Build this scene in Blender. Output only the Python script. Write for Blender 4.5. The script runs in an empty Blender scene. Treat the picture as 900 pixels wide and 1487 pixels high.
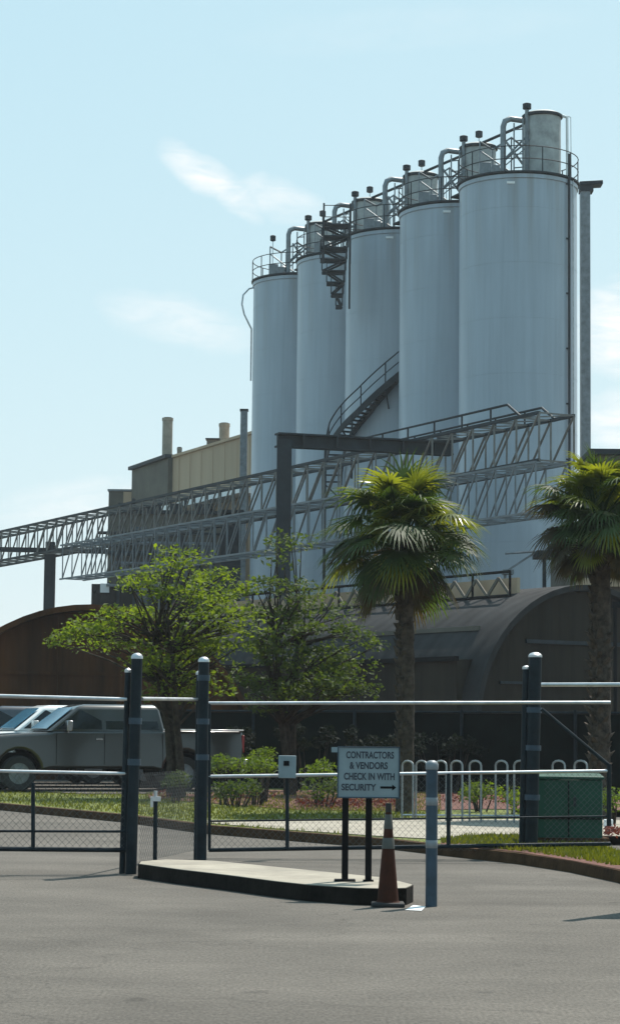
import bpy, math, random
from mathutils import Vector, Matrix
R = math.radians
rnd = random.Random(7)
col = bpy.context.scene.collection
sc = bpy.context.scene

# ------------------------------------------------------------ camera
F = 3200.0; CX, CY = 450.0, 743.5
PITCH = math.atan((1060-CY)/F); ROLL = R(0.6); EYE = 1.6
CAMM = Matrix.Rotation(R(90)+PITCH, 3, 'X') @ Matrix.Rotation(ROLL, 3, 'Z')
cd = bpy.data.cameras.new('camera'); cam = bpy.data.objects.new('camera', cd); col.objects.link(cam)
cam.matrix_world = Matrix.Translation((0, 0, EYE)) @ CAMM.to_4x4()
cd.sensor_fit = 'HORIZONTAL'; cd.sensor_width = 36; cd.lens = F/900*36
cd.clip_start = 0.5; cd.clip_end = 6000
sc.camera = cam
def ray(px, py): return CAMM @ Vector(((px-CX)/F, -(py-CY)/F, -1))
def at(px, py, Y):
    d = ray(px, py); return Vector((0, 0, EYE)) + d*(Y/d.y)
def lev(px, py, z=0.0):
    d = ray(px, py); return Vector((0, 0, EYE)) + d*((z-EYE)/d.z)
def ppm(Y): return F/Y

# ------------------------------------------------------------ world + sun
SUN_EL, SUN_AZ = 60.0, 35.0          # azimuth measured from +Y towards +X
w = bpy.data.worlds.new('World'); sc.world = w; w.use_nodes = True
nt = w.node_tree; N = nt.nodes; L = nt.links; N.clear()
wo = N.new('ShaderNodeOutputWorld'); bg = N.new('ShaderNodeBackground'); L.new(bg.outputs[0], wo.inputs[0])
sky = N.new('ShaderNodeTexSky'); sky.sky_type = 'NISHITA'; sky.sun_disc = False
sky.sun_elevation = R(SUN_EL); sky.sun_rotation = R(SUN_AZ)
sky.air_density = 1.0; sky.dust_density = 0.6; sky.ozone_density = 3.0; sky.altitude = 0
bg.inputs[1].default_value = 0.125
def wm(op, a, b=None, c=None, clamp=False):
    n = N.new('ShaderNodeMath'); n.operation = op; n.use_clamp = clamp
    for i, v in enumerate((a, b, c)):
        if v is None: continue
        if isinstance(v, (int, float)): n.inputs[i].default_value = v
        else: L.new(v, n.inputs[i])
    return n.outputs[0]
tc = N.new('ShaderNodeTexCoord'); sp = N.new('ShaderNodeSeparateXYZ'); L.new(tc.outputs['Generated'], sp.inputs[0])
yy = wm('MAXIMUM', sp.outputs[1], 0.02)
cu = wm('DIVIDE', sp.outputs[0], yy); cv = wm('DIVIDE', sp.outputs[2], yy)
cmb = N.new('ShaderNodeCombineXYZ'); L.new(cu, cmb.inputs[0]); L.new(cv, cmb.inputs[1])
nz = N.new('ShaderNodeTexNoise'); nz.inputs['Scale'].default_value = 30; nz.inputs['Detail'].default_value = 5
nz.inputs['Roughness'].default_value = 0.6; L.new(cmb.outputs[0], nz.inputs['Vector'])
nz2 = N.new('ShaderNodeTexNoise'); nz2.inputs['Scale'].default_value = 14; nz2.inputs['Detail'].default_value = 3; L.new(cmb.outputs[0], nz2.inputs['Vector'])
cl = None
# px, py, half length, half width (px), tilt degrees (down to the right), strength
for px, py, a, b, t, s in ((308, 262, 100, 34, -34, .95), (400, 288, 90, 34, -15, .55), (260, 466, 130, 44, -14, .5),
                           (915, 478, 95, 85, 10, 1.2), (915, 610, 80, 55, 0, 1.0), (110, 735, 140, 45, 6, .5), (300, 690, 120, 40, 0, .35),
                           (600, 40, 300, 40, 4, .10), (-200, 300, 150, 40, -20, .8), (1150, 320, 180, 45, -12, .9)):
    d = ray(px, py); u0 = d.x/d.y; v0 = d.z/d.y
    c_, s_ = math.cos(R(t)), math.sin(R(t))
    du = wm('ADD', wm('SUBTRACT', cu, u0), wm('MULTIPLY', wm('SUBTRACT', nz2.outputs['Fac'], .5), .016))
    dv = wm('ADD', wm('SUBTRACT', cv, v0), wm('MULTIPLY', wm('SUBTRACT', nz.outputs['Fac'], .5), .016))
    e1 = wm('DIVIDE', wm('ADD', wm('MULTIPLY', du, c_), wm('MULTIPLY', dv, s_)), a/F)
    e2 = wm('DIVIDE', wm('SUBTRACT', wm('MULTIPLY', dv, c_), wm('MULTIPLY', du, s_)), b/F)
    q = wm('ADD', wm('MULTIPLY', e1, e1), wm('MULTIPLY', e2, e2))
    m = wm('MULTIPLY', wm('SUBTRACT', 1.0, q, clamp=True), s)
    cl = m if cl is None else wm('MAXIMUM', cl, m)
mpc = N.new('ShaderNodeMapping'); mpc.inputs['Rotation'].default_value = (0, 0, R(28)); mpc.inputs['Scale'].default_value = (1, 3.2, 1); L.new(cmb.outputs[0], mpc.inputs[0])
nz3 = N.new('ShaderNodeTexNoise'); nz3.inputs['Scale'].default_value = 38; nz3.inputs['Detail'].default_value = 8; nz3.inputs['Roughness'].default_value = .62; nz3.inputs['Distortion'].default_value = .6
L.new(mpc.outputs[0], nz3.inputs['Vector'])
wsp = N.new('ShaderNodeMapRange'); wsp.inputs[1].default_value = .30; wsp.inputs[2].default_value = .66; L.new(nz3.outputs['Fac'], wsp.inputs[0])
cl = wm('MULTIPLY', cl, wm('ADD', .15, wm('MULTIPLY', wsp.outputs[0], .95)), clamp=True)
cl = wm('MULTIPLY', cl, wm('GREATER_THAN', sp.outputs[1], 0.1))
mx = N.new('ShaderNodeMix'); mx.data_type = 'RGBA'
hs = N.new('ShaderNodeHueSaturation'); hs.inputs['Saturation'].default_value = 0.8; L.new(sky.outputs[0], hs.inputs['Color'])
sc_ = N.new('ShaderNodeSeparateColor'); L.new(hs.outputs[0], sc_.inputs[0]); tn = N.new('ShaderNodeCombineColor')
for ch, pw, kk in ((0, .5, 1.80), (1, .24, 3.23), (2, .12, 4.17)):
    L.new(wm('MULTIPLY', wm('POWER', wm('MAXIMUM', sc_.outputs[ch], .01), pw), kk), tn.inputs[ch])
L.new(tn.outputs[0], mx.inputs['A']); mx.inputs['B'].default_value = (5.9, 6.0, 6.0, 1); L.new(cl, mx.inputs['Factor'])
L.new(mx.outputs['Result'], bg.inputs[0])

sd = bpy.data.lights.new('sun', 'SUN'); sd.energy = 5.0; sd.angle = R(0.5); sd.color = (1.0, .95, .87)
sun = bpy.data.objects.new('sun', sd); col.objects.link(sun)
sdir = Vector((math.sin(R(SUN_AZ))*math.cos(R(SUN_EL)), math.cos(R(SUN_AZ))*math.cos(R(SUN_EL)), math.sin(R(SUN_EL))))
sun.rotation_euler = sdir.to_track_quat('Z', 'Y').to_euler(); sun.location = sdir*200

vs = sc.view_settings; vs.view_transform = 'Standard'; vs.look = 'None'; vs.gamma = 1; vs.exposure = 0.5
vs.use_curve_mapping = False

# ------------------------------------------------------------ materials
def mat(name, c, rough=.6, metal=0.0, var=.15, scale=3.0, bump=0.0, bscale=20.0, coat=0.0, c2=None, streak=False, spec=.5):
    m = bpy.data.materials.new(name); m.use_nodes = True
    nt = m.node_tree; b = nt.nodes['Principled BSDF']
    b.inputs['Roughness'].default_value = rough; b.inputs['Metallic'].default_value = metal
    b.inputs['Specular IOR Level'].default_value = spec
    b.inputs['Coat Weight'].default_value = coat; b.inputs['Coat Roughness'].default_value = .12
    tcn = nt.nodes.new('ShaderNodeTexCoord'); mp = nt.nodes.new('ShaderNodeMapping')
    nt.links.new(tcn.outputs['Object'], mp.inputs[0])
    if streak: mp.inputs['Scale'].default_value = (1, 1, .08)
    n = nt.nodes.new('ShaderNodeTexNoise'); n.inputs['Scale'].default_value = scale; n.inputs['Detail'].default_value = 6
    n.inputs['Roughness'].default_value = .65
    nt.links.new(mp.outputs[0], n.inputs['Vector'])
    r = nt.nodes.new('ShaderNodeValToRGB'); nt.links.new(n.outputs['Fac'], r.inputs[0])
    e = r.color_ramp.elements; e[0].position = .32; e[1].position = .68
    d = c2 if c2 else tuple(max(0, x*(1-var*1.6)) for x in c)
    u = tuple(min(1, x*(1+var)) for x in c)
    e[0].color = (*d, 1); e[1].color = (*u, 1)
    nt.links.new(r.outputs[0], b.inputs['Base Color'])
    if bump:
        n2 = nt.nodes.new('ShaderNodeTexNoise'); n2.inputs['Scale'].default_value = bscale; n2.inputs['Detail'].default_value = 8
        nt.links.new(tcn.outputs['Object'], n2.inputs['Vector'])
        bp = nt.nodes.new('ShaderNodeBump'); bp.inputs['Strength'].default_value = bump; bp.inputs['Distance'].default_value = .02
        nt.links.new(n2.outputs['Fac'], bp.inputs['Height']); nt.links.new(bp.outputs[0], b.inputs['Normal'])
    return m
def leafmat(name, c, c2, scale=1.2, trans=.5, rough=.7):
    m = mat(name, c, rough, c2=c2, scale=scale)
    nt = m.node_tree; b = nt.nodes['Principled BSDF']; o = nt.nodes['Material Output']
    r = [x for x in nt.nodes if x.type == 'VALTORGB'][0]
    t = nt.nodes.new('ShaderNodeBsdfTranslucent'); mxs = nt.nodes.new('ShaderNodeMixShader'); mxs.inputs[0].default_value = trans
    g = nt.nodes.new('ShaderNodeMix'); g.data_type = 'RGBA'; g.blend_type = 'MULTIPLY'; g.inputs['Factor'].default_value = 1
    nt.links.new(r.outputs[0], g.inputs['A']); g.inputs['B'].default_value = (2.3, 2.1, .8, 1)
    nt.links.new(g.outputs['Result'], t.inputs[0])
    nt.links.new(b.outputs[0], mxs.inputs[1]); nt.links.new(t.outputs[0], mxs.inputs[2]); nt.links.new(mxs.outputs[0], o.inputs[0])
    return m
def wallmat(name, c, c2, per=.25, depth=.03, axis='X', rough=.6):
    """corrugated / board wall with streaky stain"""
    m = mat(name, c, max(rough, .8), c2=c2, scale=.9, streak=True, spec=.12)
    nt = m.node_tree; b = nt.nodes['Principled BSDF']
    tcn = [x for x in nt.nodes if x.type == 'TEX_COORD'][0]
    wv = nt.nodes.new('ShaderNodeTexWave'); wv.bands_direction = axis; wv.inputs['Scale'].default_value = .314/per
    nt.links.new(tcn.outputs['Object'], wv.inputs['Vector'])
    bp = nt.nodes.new('ShaderNodeBump'); bp.inputs['Distance'].default_value = depth; bp.inputs['Strength'].default_value = .6
    nt.links.new(wv.outputs['Fac'], bp.inputs['Height']); nt.links.new(bp.outputs[0], b.inputs['Normal'])
    return m

M = {}
M['asphalt'] = mat('asphalt', (.104, .093, .080), .95, var=.16, scale=.45, bump=.5, bscale=60, spec=.25)
def asphalt_fix(m):
    nt = m.node_tree; b = nt.nodes['Principled BSDF']; r = [x for x in nt.nodes if x.type == 'VALTORGB'][0]
    tcn = [x for x in nt.nodes if x.type == 'TEX_COORD'][0]
    n = nt.nodes.new('ShaderNodeTexNoise'); n.inputs['Scale'].default_value = 45; n.inputs['Detail'].default_value = 4
    mp = nt.nodes.new('ShaderNodeMapping'); mp.inputs['Scale'].default_value = (1, .35, 1)
    nt.links.new(tcn.outputs['Object'], mp.inputs[0]); nt.links.new(mp.outputs[0], n.inputs[0])
    mr = nt.nodes.new('ShaderNodeMapRange'); mr.inputs[1].default_value = .25; mr.inputs[2].default_value = .75
    mr.inputs[3].default_value = .68; mr.inputs[4].default_value = 1.32; nt.links.new(n.outputs['Fac'], mr.inputs[0])
    # long tyre-polished streaks across the drive
    n3 = nt.nodes.new('ShaderNodeTexNoise'); n3.inputs['Scale'].default_value = 1.0; n3.inputs['Detail'].default_value = 5
    mp3 = nt.nodes.new('ShaderNodeMapping'); mp3.inputs['Scale'].default_value = (.12, .9, 1); mp3.inputs['Rotation'].default_value = (0, 0, R(9))
    nt.links.new(tcn.outputs['Object'], mp3.inputs[0]); nt.links.new(mp3.outputs[0], n3.inputs[0])
    mr3 = nt.nodes.new('ShaderNodeMapRange'); mr3.inputs[1].default_value = .3; mr3.inputs[2].default_value = .7
    mr3.inputs[3].default_value = .86; mr3.inputs[4].default_value = 1.10; nt.links.new(n3.outputs['Fac'], mr3.inputs[0])
    mm = nt.nodes.new('ShaderNodeMath'); mm.operation = 'MULTIPLY'
    nt.links.new(mr.outputs[0], mm.inputs[0]); nt.links.new(mr3.outputs[0], mm.inputs[1])
    nd = nt.nodes.new('ShaderNodeTexNoise'); nd.inputs['Scale'].default_value = 1.2; nd.inputs['Detail'].default_value = 6; nt.links.new(tcn.outputs['Object'], nd.inputs[0])
    va = nt.nodes.new('ShaderNodeVectorMath'); va.operation = 'MULTIPLY_ADD'; va.inputs[1].default_value = (1.3, 1.3, 0); nt.links.new(nd.outputs['Color'], va.inputs[0]); nt.links.new(tcn.outputs['Object'], va.inputs[2])
    vo = nt.nodes.new('ShaderNodeTexVoronoi'); vo.feature = 'DISTANCE_TO_EDGE'; vo.inputs['Scale'].default_value = .28; nt.links.new(va.outputs[0], vo.inputs['Vector'])
    vr = nt.nodes.new('ShaderNodeMapRange'); vr.inputs[1].default_value = .0; vr.inputs[2].default_value = .006; vr.inputs[3].default_value = .82; vr.inputs[4].default_value = 1; nt.links.new(vo.outputs['Distance'], vr.inputs[0])
    no = nt.nodes.new('ShaderNodeTexNoise'); no.inputs['Scale'].default_value = 2.3; no.inputs['Detail'].default_value = 2; nt.links.new(tcn.outputs['Object'], no.inputs[0])
    ro_ = nt.nodes.new('ShaderNodeMapRange'); ro_.inputs[1].default_value = .68; ro_.inputs[2].default_value = .76; ro_.inputs[3].default_value = 1; ro_.inputs[4].default_value = .72; nt.links.new(no.outputs['Fac'], ro_.inputs[0])
    for q_ in (vr, ro_):
        m5 = nt.nodes.new('ShaderNodeMath'); m5.operation = 'MULTIPLY'; nt.links.new(mm.outputs[0], m5.inputs[0]); nt.links.new(q_.outputs[0], m5.inputs[1]); mm = m5
    vm = nt.nodes.new('ShaderNodeVectorMath'); vm.operation = 'SCALE'
    nt.links.new(r.outputs[0], vm.inputs[0]); nt.links.new(mm.outputs[0], vm.inputs['Scale'])
    nt.links.new(vm.outputs[0], b.inputs['Base Color'])
asphalt_fix(M['asphalt'])
M['field'] = mat('field', (.09, .10, .05), .95, var=.3, scale=.3)
M['lawn'] = mat('lawn', (.105, .115, .010), .95, var=.3, scale=1.6, c2=(.05, .07, .012), bump=.6, bscale=40)
M['mulch'] = mat('mulch', (.11, .04, .025), .95, var=.4, scale=9, bump=.8, bscale=30)
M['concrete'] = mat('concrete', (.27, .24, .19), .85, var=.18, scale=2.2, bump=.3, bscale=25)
M['island_shade'] = mat('island_side_shade', (.014, .012, .010), .95, var=.35, scale=4, bump=.4, spec=.1)  # shade of the island's backlit face put into the colour
M['kerb'] = mat('kerb', (.06, .034, .018), .95, var=.3, scale=3, bump=.4, spec=.08)
M['silo'] = mat('silo_paint', (.325, .385, .445), .34, var=.05, scale=1.1, streak=True, spec=.45)
def silo_fix(m):
    nt = m.node_tree; b = nt.nodes['Principled BSDF']; r = [x for x in nt.nodes if x.type == 'VALTORGB'][0]
    tcn = [x for x in nt.nodes if x.type == 'TEX_COORD'][0]; cur = r.outputs[0]
    for scl, zs, lo, hi, a_, b_ in ((4.5, .035, .93, 1.03, .28, .6), (.55, .5, .93, 1.05, .3, .7)):
        mp = nt.nodes.new('ShaderNodeMapping'); mp.inputs['Scale'].default_value = (1, 1, zs); nt.links.new(tcn.outputs['Object'], mp.inputs[0])
        n = nt.nodes.new('ShaderNodeTexNoise'); n.inputs['Scale'].default_value = scl; n.inputs['Detail'].default_value = 7; nt.links.new(mp.outputs[0], n.inputs[0])
        mr = nt.nodes.new('ShaderNodeMapRange'); mr.inputs[1].default_value = a_; mr.inputs[2].default_value = b_; mr.inputs[3].default_value = lo; mr.inputs[4].default_value = hi
        nt.links.new(n.outputs['Fac'], mr.inputs[0]); vm = nt.nodes.new('ShaderNodeVectorMath'); vm.operation = 'SCALE'
        nt.links.new(cur, vm.inputs[0]); nt.links.new(mr.outputs[0], vm.inputs['Scale']); cur = vm.outputs[0]
    # dust and rust stains hanging from the rim (object z is height above the silo foot)
    sx = nt.nodes.new('ShaderNodeSeparateXYZ'); nt.links.new(tcn.outputs['Object'], sx.inputs[0])
    hr_ = nt.nodes.new('ShaderNodeMapRange'); hr_.inputs[1].default_value = 20.5; hr_.inputs[2].default_value = 25.6; hr_.inputs[3].default_value = 0; hr_.inputs[4].default_value = 1; nt.links.new(sx.outputs[2], hr_.inputs[0])
    mp = nt.nodes.new('ShaderNodeMapping'); mp.inputs['Scale'].default_value = (1, 1, .05); nt.links.new(tcn.outputs['Object'], mp.inputs[0])
    n = nt.nodes.new('ShaderNodeTexNoise'); n.inputs['Scale'].default_value = 2.6; n.inputs['Detail'].default_value = 5; nt.links.new(mp.outputs[0], n.inputs[0])
    m1 = nt.nodes.new('ShaderNodeMapRange'); m1.inputs[1].default_value = .5; m1.inputs[2].default_value = .9; nt.links.new(n.outputs['Fac'], m1.inputs[0])
    mu = nt.nodes.new('ShaderNodeMath'); mu.operation = 'MULTIPLY'; nt.links.new(m1.outputs[0], mu.inputs[0]); nt.links.new(hr_.outputs[0], mu.inputs[1])
    mxx = nt.nodes.new('ShaderNodeMix'); mxx.data_type = 'RGBA'; nt.links.new(mu.outputs[0], mxx.inputs['Factor']); nt.links.new(cur, mxx.inputs['A']); mxx.inputs['B'].default_value = (.20, .18, .14, 1)
    nt.links.new(mxx.outputs['Result'], b.inputs['Base Color'])
silo_fix(M['silo'])
M['silo_cap'] = mat('silo_cap', (.33, .345, .34), .55, var=.2, scale=2)
M['steel'] = mat('grey_steel', (.19, .21, .225), .5, .3, var=.2, scale=4)
M['hoop_steel'] = mat('hoop_steel', (.24, .25, .25), .4, .2, var=.1)
M['galv'] = mat('galvanised', (.50, .51, .52), .42, .75, var=.15, scale=6)
M['truss'] = mat('truss_paint', (.17, .165, .155), .6, .2, var=.2, scale=2)
M['truss_far'] = mat('truss_pale', (.15, .17, .185), .6, .1, var=.15, scale=2)
M['dark_steel'] = mat('dark_steel', (.020, .026, .032), .65, .0, spec=.3, var=.25, scale=2)
M['post'] = mat('post_paint', (.011, .018, .023), .65, .0, spec=.18, var=.3, scale=5)
M['bollard'] = mat('bollard_paint', (.035, .06, .085), .5, .0, spec=.3, var=.2, scale=6)
M['beige'] = mat('beige_wall', (.42, .31, .21), .85, var=.08, scale=.5, streak=True)
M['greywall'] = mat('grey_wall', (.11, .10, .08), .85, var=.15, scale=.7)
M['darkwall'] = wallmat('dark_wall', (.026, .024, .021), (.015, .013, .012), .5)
M['rust'] = wallmat('rusty_wall', (.085, .034, .013), (.026, .014, .008), .35)
M['vault'] = wallmat('vault_roof', (.034, .034, .035), (.020, .019, .019), .6, .02, 'Y', .8)
M['vaultwall'] = wallmat('vault_wall', (.036, .029, .021), (.018, .015, .012), .5, rough=.9)
M['screen'] = mat('windscreen', (.004, .007, .006), .95, spec=.1, var=.3, scale=2)
M['black'] = mat('black', (.008, .008, .009), .85, var=.1, spec=.08)
M['rubber'] = mat('rubber', (.02, .02, .02), .85, var=.1)
M['glass'] = mat('car_glass', (.006, .009, .011), .08, var=.1, spec=.35)
M['wglass'] = mat('window_glass', (.05, .07, .09), .1, var=.1)
M['silver'] = mat('silver_paint', (.020, .018, .015), .3, .0, var=.04, coat=1.0, spec=.4)
M['white_car'] = mat('white_paint', (.70, .70, .68), .35, 0, var=.03, coat=.8)
M['dark_car'] = mat('dark_paint', (.03, .035, .045), .3, .4, var=.05, coat=.9)
M['chrome'] = mat('chrome', (.35, .35, .36), .25, 1, var=.02)
M['lamp'] = mat('headlight', (.6, .6, .6), .1, .2, var=.05)
M['red'] = mat('red_lens', (.3, .02, .02), .2, var=.05)
M['green'] = mat('green_box', (.007, .055, .034), .55, spec=.3, var=.15, scale=4)
M['orange'] = mat('cone_orange', (.045, .013, .006), .8, spec=.2, var=.2, scale=8)
M['band'] = mat('reflective_band', (.055, .055, .046), .6, var=.15, scale=9)
M['signw'] = mat('sign_board', (.20, .255, .275), .7, var=.08, scale=5)
M['ink'] = mat('sign_ink', (.022, .03, .045), .6, var=.05)
M['white'] = mat('white_pipe', (.75, .76, .76), .5, var=.05)
M['blue'] = mat('blue_marker', (.03, .06, .35), .5, var=.1)
M['bark'] = mat('bark', (.045, .035, .027), .95, spec=.2, var=.4, scale=8, bump=.8, bscale=14)
M['palmbark'] = mat('palm_bark', (.06, .047, .037), .95, spec=.2, var=.45, scale=7, bump=1, bscale=12)
M['leaf'] = leafmat('leaf', (.10, .145, .012), (.035, .06, .009), 2.2, .5)
M['leafd'] = leafmat('leaf_dark', (.055, .085, .011), (.016, .03, .008), 2.0, .42)
M['frond'] = leafmat('frond', (.040, .070, .012), (.018, .034, .008), 1.5, .4, .65)
M['frond_y'] = leafmat('frond_yellow', (.13, .145, .014), (.04, .06, .01), 1.5, .45, .35)
M['frond_dry'] = leafmat('frond_dry', (.055, .036, .012), (.022, .02, .009), 3, .35)
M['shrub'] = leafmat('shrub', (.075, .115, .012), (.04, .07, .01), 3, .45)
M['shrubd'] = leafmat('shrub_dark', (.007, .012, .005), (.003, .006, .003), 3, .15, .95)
M['flower'] = leafmat('flower', (.12, .025, .022), (.06, .015, .012), 6, .2)

# ------------------------------------------------------------ mesh helpers
ORG = {}
class MB:
    def __init__(s): s.v = []; s.f = []
    def add(s, vs, fs):
        o = len(s.v); s.v += [Vector(x) for x in vs]; s.f += [tuple(i+o for i in f) for f in fs]; return s
    def box(s, c, d, rz=0.0, rx=0.0, ry=0.0):
        m = Matrix.Rotation(rz, 3, 'Z') @ Matrix.Rotation(ry, 3, 'Y') @ Matrix.Rotation(rx, 3, 'X'); c = Vector(c)
        vs = [c + m @ Vector((x*d[0]/2, y*d[1]/2, z*d[2]/2)) for z in (-1, 1) for y in (-1, 1) for x in (-1, 1)]
        return s.add(vs, [(0, 2, 3, 1), (4, 5, 7, 6), (0, 1, 5, 4), (2, 6, 7, 3), (0, 4, 6, 2), (1, 3, 7, 5)])
    def beam(s, a, b, wd, h, up=Vector((0, 0, 1))):
        a = Vector(a); b = Vector(b); d = (b-a).normalized(); x = d.cross(up)
        if x.length < 1e-4: x = Vector((1, 0, 0))
        x.normalize(); y = x.cross(d)
        vs = [p + x*sx*wd/2 + y*sy*h/2 for p in (a, b) for sx, sy in ((-1, -1), (1, -1), (1, 1), (-1, 1))]
        return s.add(vs, [(3, 2, 1, 0), (4, 5, 6, 7), (0, 1, 5, 4), (1, 2, 6, 5), (2, 3, 7, 6), (3, 0, 4, 7)])
    def tube(s, pts, r, n=8, cap=True, closed=False):
        pts = [Vector(p) for p in pts]; k = len(pts)
        if not isinstance(r, (list, tuple)): r = [r]*k
        vs = []; ref = None
        for i, p in enumerate(pts):
            if closed: t = pts[(i+1) % k]-pts[i-1]
            elif i == 0: t = pts[1]-p
            elif i == k-1: t = p-pts[i-1]
            else: t = (pts[i+1]-p).normalized()+(p-pts[i-1]).normalized()
            t.normalize()
            if ref is None: ref = Vector((0, 0, 1)) if abs(t.z) < .9 else Vector((1, 0, 0))
            x = t.cross(ref)
            if x.length < 1e-3: x = t.cross(Vector((0, 1, .1)))
            x.normalize(); y = x.cross(t); ref = y if abs(y.dot(t)) < .9 else ref
            for j in range(n):
                a = 2*math.pi*j/n; vs.append(p + x*math.cos(a)*r[i] + y*math.sin(a)*r[i])
        fs = []
        for i in range(k if closed else k-1):
            for j in range(n):
                i2 = (i+1) % k
                fs.append((i*n+j, i*n+(j+1) % n, i2*n+(j+1) % n, i2*n+j))
        if cap and not closed:
            fs.append(tuple(range(n-1, -1, -1))); fs.append(tuple((k-1)*n+j for j in range(n)))
        return s.add(vs, fs)
    def lathe(s, c, prof, n=32):
        c = Vector(c); vs = []
        for r, z in prof:
            for j in range(n):
                a = 2*math.pi*j/n; vs.append(c+Vector((r*math.cos(a), r*math.sin(a), z)))
        fs = [(i*n+j, i*n+(j+1) % n, (i+1)*n+(j+1) % n, (i+1)*n+j) for i in range(len(prof)-1) for j in range(n)]
        fs.append(tuple(range(n-1, -1, -1))); fs.append(tuple((len(prof)-1)*n+j for j in range(n)))
        return s.add(vs, fs)
    def prism(s, poly, z0, z1):
        n = len(poly); vs = [(p[0], p[1], z0) for p in poly]+[(p[0], p[1], z1) for p in poly]
        fs = [tuple(range(n-1, -1, -1)), tuple(range(n, 2*n))]+[(i, (i+1) % n, n+(i+1) % n, n+i) for i in range(n)]
        return s.add(vs, fs)
    def loft(s, a, b):
        n = len(a); fs = [tuple(range(n-1, -1, -1)), tuple(range(n, 2*n))]+[(i, (i+1) % n, n+(i+1) % n, n+i) for i in range(n)]
        return s.add(list(a)+list(b), fs)
    def build(s, name, m, parent=None, origin=None, smooth=True, bevel=0):
        if parent is not None: o3 = ORG[parent.name]
        else: o3 = Vector(origin) if origin is not None else Vector((0, 0, 0))
        me = bpy.data.meshes.new(name); me.from_pydata([v-o3 for v in s.v], [], s.f); me.validate()
        o = bpy.data.objects.new(name, me); col.objects.link(o)
        if parent is not None: o.parent = parent
        else: o.location = o3
        ORG[o.name] = o3
        me.materials.append(M[m] if isinstance(m, str) else m)
        if smooth:
            me.polygons.foreach_set('use_smooth', [True]*len(me.polygons)); me.set_sharp_from_angle(angle=R(38))
        if bevel:
            b = o.modifiers.new('bevel', 'BEVEL'); b.width = bevel; b.segments = 2; b.limit_method = 'ANGLE'
        return o
def build_each(s, name, m, parent, **k):
    par = list(range(len(s.v)))
    def find(x):
        while par[x] != x: par[x] = par[par[x]]; x = par[x]
        return x
    for f in s.f:
        for i in f[1:]: par[find(i)] = find(f[0])
    comp = {}
    for f in s.f: comp.setdefault(find(f[0]), []).append(f)
    for fs in comp.values():
        ids = sorted({i for f in fs for i in f}); mp = {i: j for j, i in enumerate(ids)}
        b = MB(); b.add([s.v[i] for i in ids], [tuple(mp[i] for i in f) for f in fs]); b.build(name, m, parent, **k)
MB.build_each = build_each
def tag(o, label, cat, group=None, kind=None):
    if label: o['label'] = label
    if cat: o['category'] = cat
    if group: o['group'] = group
    if kind: o['kind'] = kind
    return o
def thing(name, loc, label, cat, group=None):
    o = bpy.data.objects.new(name, None); col.objects.link(o); o.location = loc; o.empty_display_size = .3
    ORG[o.name] = Vector(loc); return tag(o, label, cat, group)
def structure(name, mb, m, **k):
    o = mb.build(name, m, **k); o['kind'] = 'structure'; return o
def copy_tree(o, parent=None):
    c = o.copy(); col.objects.link(c); c.parent = parent; ORG[c.name] = ORG[o.name]
    for ch in o.children: copy_tree(ch, c)
    return c

# ------------------------------------------------------------ ground and setting
g = MB(); S = 900
g.add([(-S, 140, -.03), (S, 140, -.03), (S, S, -.03), (-S, S, -.03), (-S, -S, -.03), (S, -S, -.03)], [(4, 5, 1, 0), (0, 1, 2, 3)])
structure('ground', g, 'field', smooth=False)
g = MB(); g.add([(-60, -20, 0), (60, -20, 0), (60, 138, 0), (-60, 138, 0)], [(0, 1, 2, 3)])
structure('driveway', g, 'asphalt', smooth=False)

# verge: near boundary traced on the ground
KH = .13
kerbpx = [(-260, 1146), (-100, 1158), (0, 1167), (185, 1184), (300, 1199), (430, 1209), (560, 1219), (650, 1229), (755, 1240), (830, 1251), (900, 1265), (1010, 1300), (1200, 1370)]
kp = [lev(x, y, KH) for x, y in kerbpx]
def off(pts, d):
    out = []
    for i, p in enumerate(pts):
        t = (pts[min(i+1, len(pts)-1)]-pts[max(i-1, 0)]); t.z = 0; t.normalize()
        out.append(p+Vector((-t.y, t.x, 0))*d)
    return out
inner = off(kp, .16)
k = MB(); n = len(kp)
front = [Vector((p.x, p.y, 0)) for p in off(kp, -.02)]
k.add(front+kp+inner, [(i, i+1, n+i+1, n+i) for i in range(n-1)]+[(n+i, n+i+1, 2*n+i+1, 2*n+i) for i in range(n-1)])
structure('kerb', k, 'kerb')
# lawn sheet behind the kerb
lawn_far = [Vector((60, 62, KH-.01)), Vector((-60, 62, KH-.01))]
lw = MB(); pts = [p+Vector((0, 0, -.01)) for p in inner]
lw.add(pts+[Vector((p.x, 62, KH-.01)) for p in pts], [(i, i+1, n+i+1, n+i) for i in range(n-1)])
structure('lawn', lw, 'lawn', smooth=False)
# sidewalk strip crossing the verge
def strip(pxs, z, name, m):
    s = MB(); a = [lev(x, y, z) for x, y, _ in pxs]; b = [lev(x, y2, z) for x, _, y2 in pxs]
    nn = len(a); s.add(a+b, [(i, i+1, nn+i+1, nn+i) for i in range(nn-1)])
    return structure(name, s, m, smooth=False)
strip([(296, 1195, 1191), (430, 1206, 1192), (560, 1215, 1191), (640, 1219, 1190), (700, 1212, 1190), (770, 1212, 1190), (960, 1216, 1192)], KH+.002, 'sidewalk', 'concrete')
strip([(215, 1160, 1146), (300, 1166, 1147), (430, 1176, 1148), (585, 1178, 1148), (700, 1175, 1148), (1000, 1178, 1150)], KH+.004, 'flower_bed', 'mulch')
mb = MB(); a = [lev(x, y, KH+.006) for x, y in ((640, 1226), (755, 1238), (830, 1250), (900, 1263), (1000, 1296))]
b = [lev(x, y-(7 if x > 700 else 3), KH+.006) for x, y in ((640, 1226), (755, 1238), (830, 1250), (900, 1263), (1000, 1296))]
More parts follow.
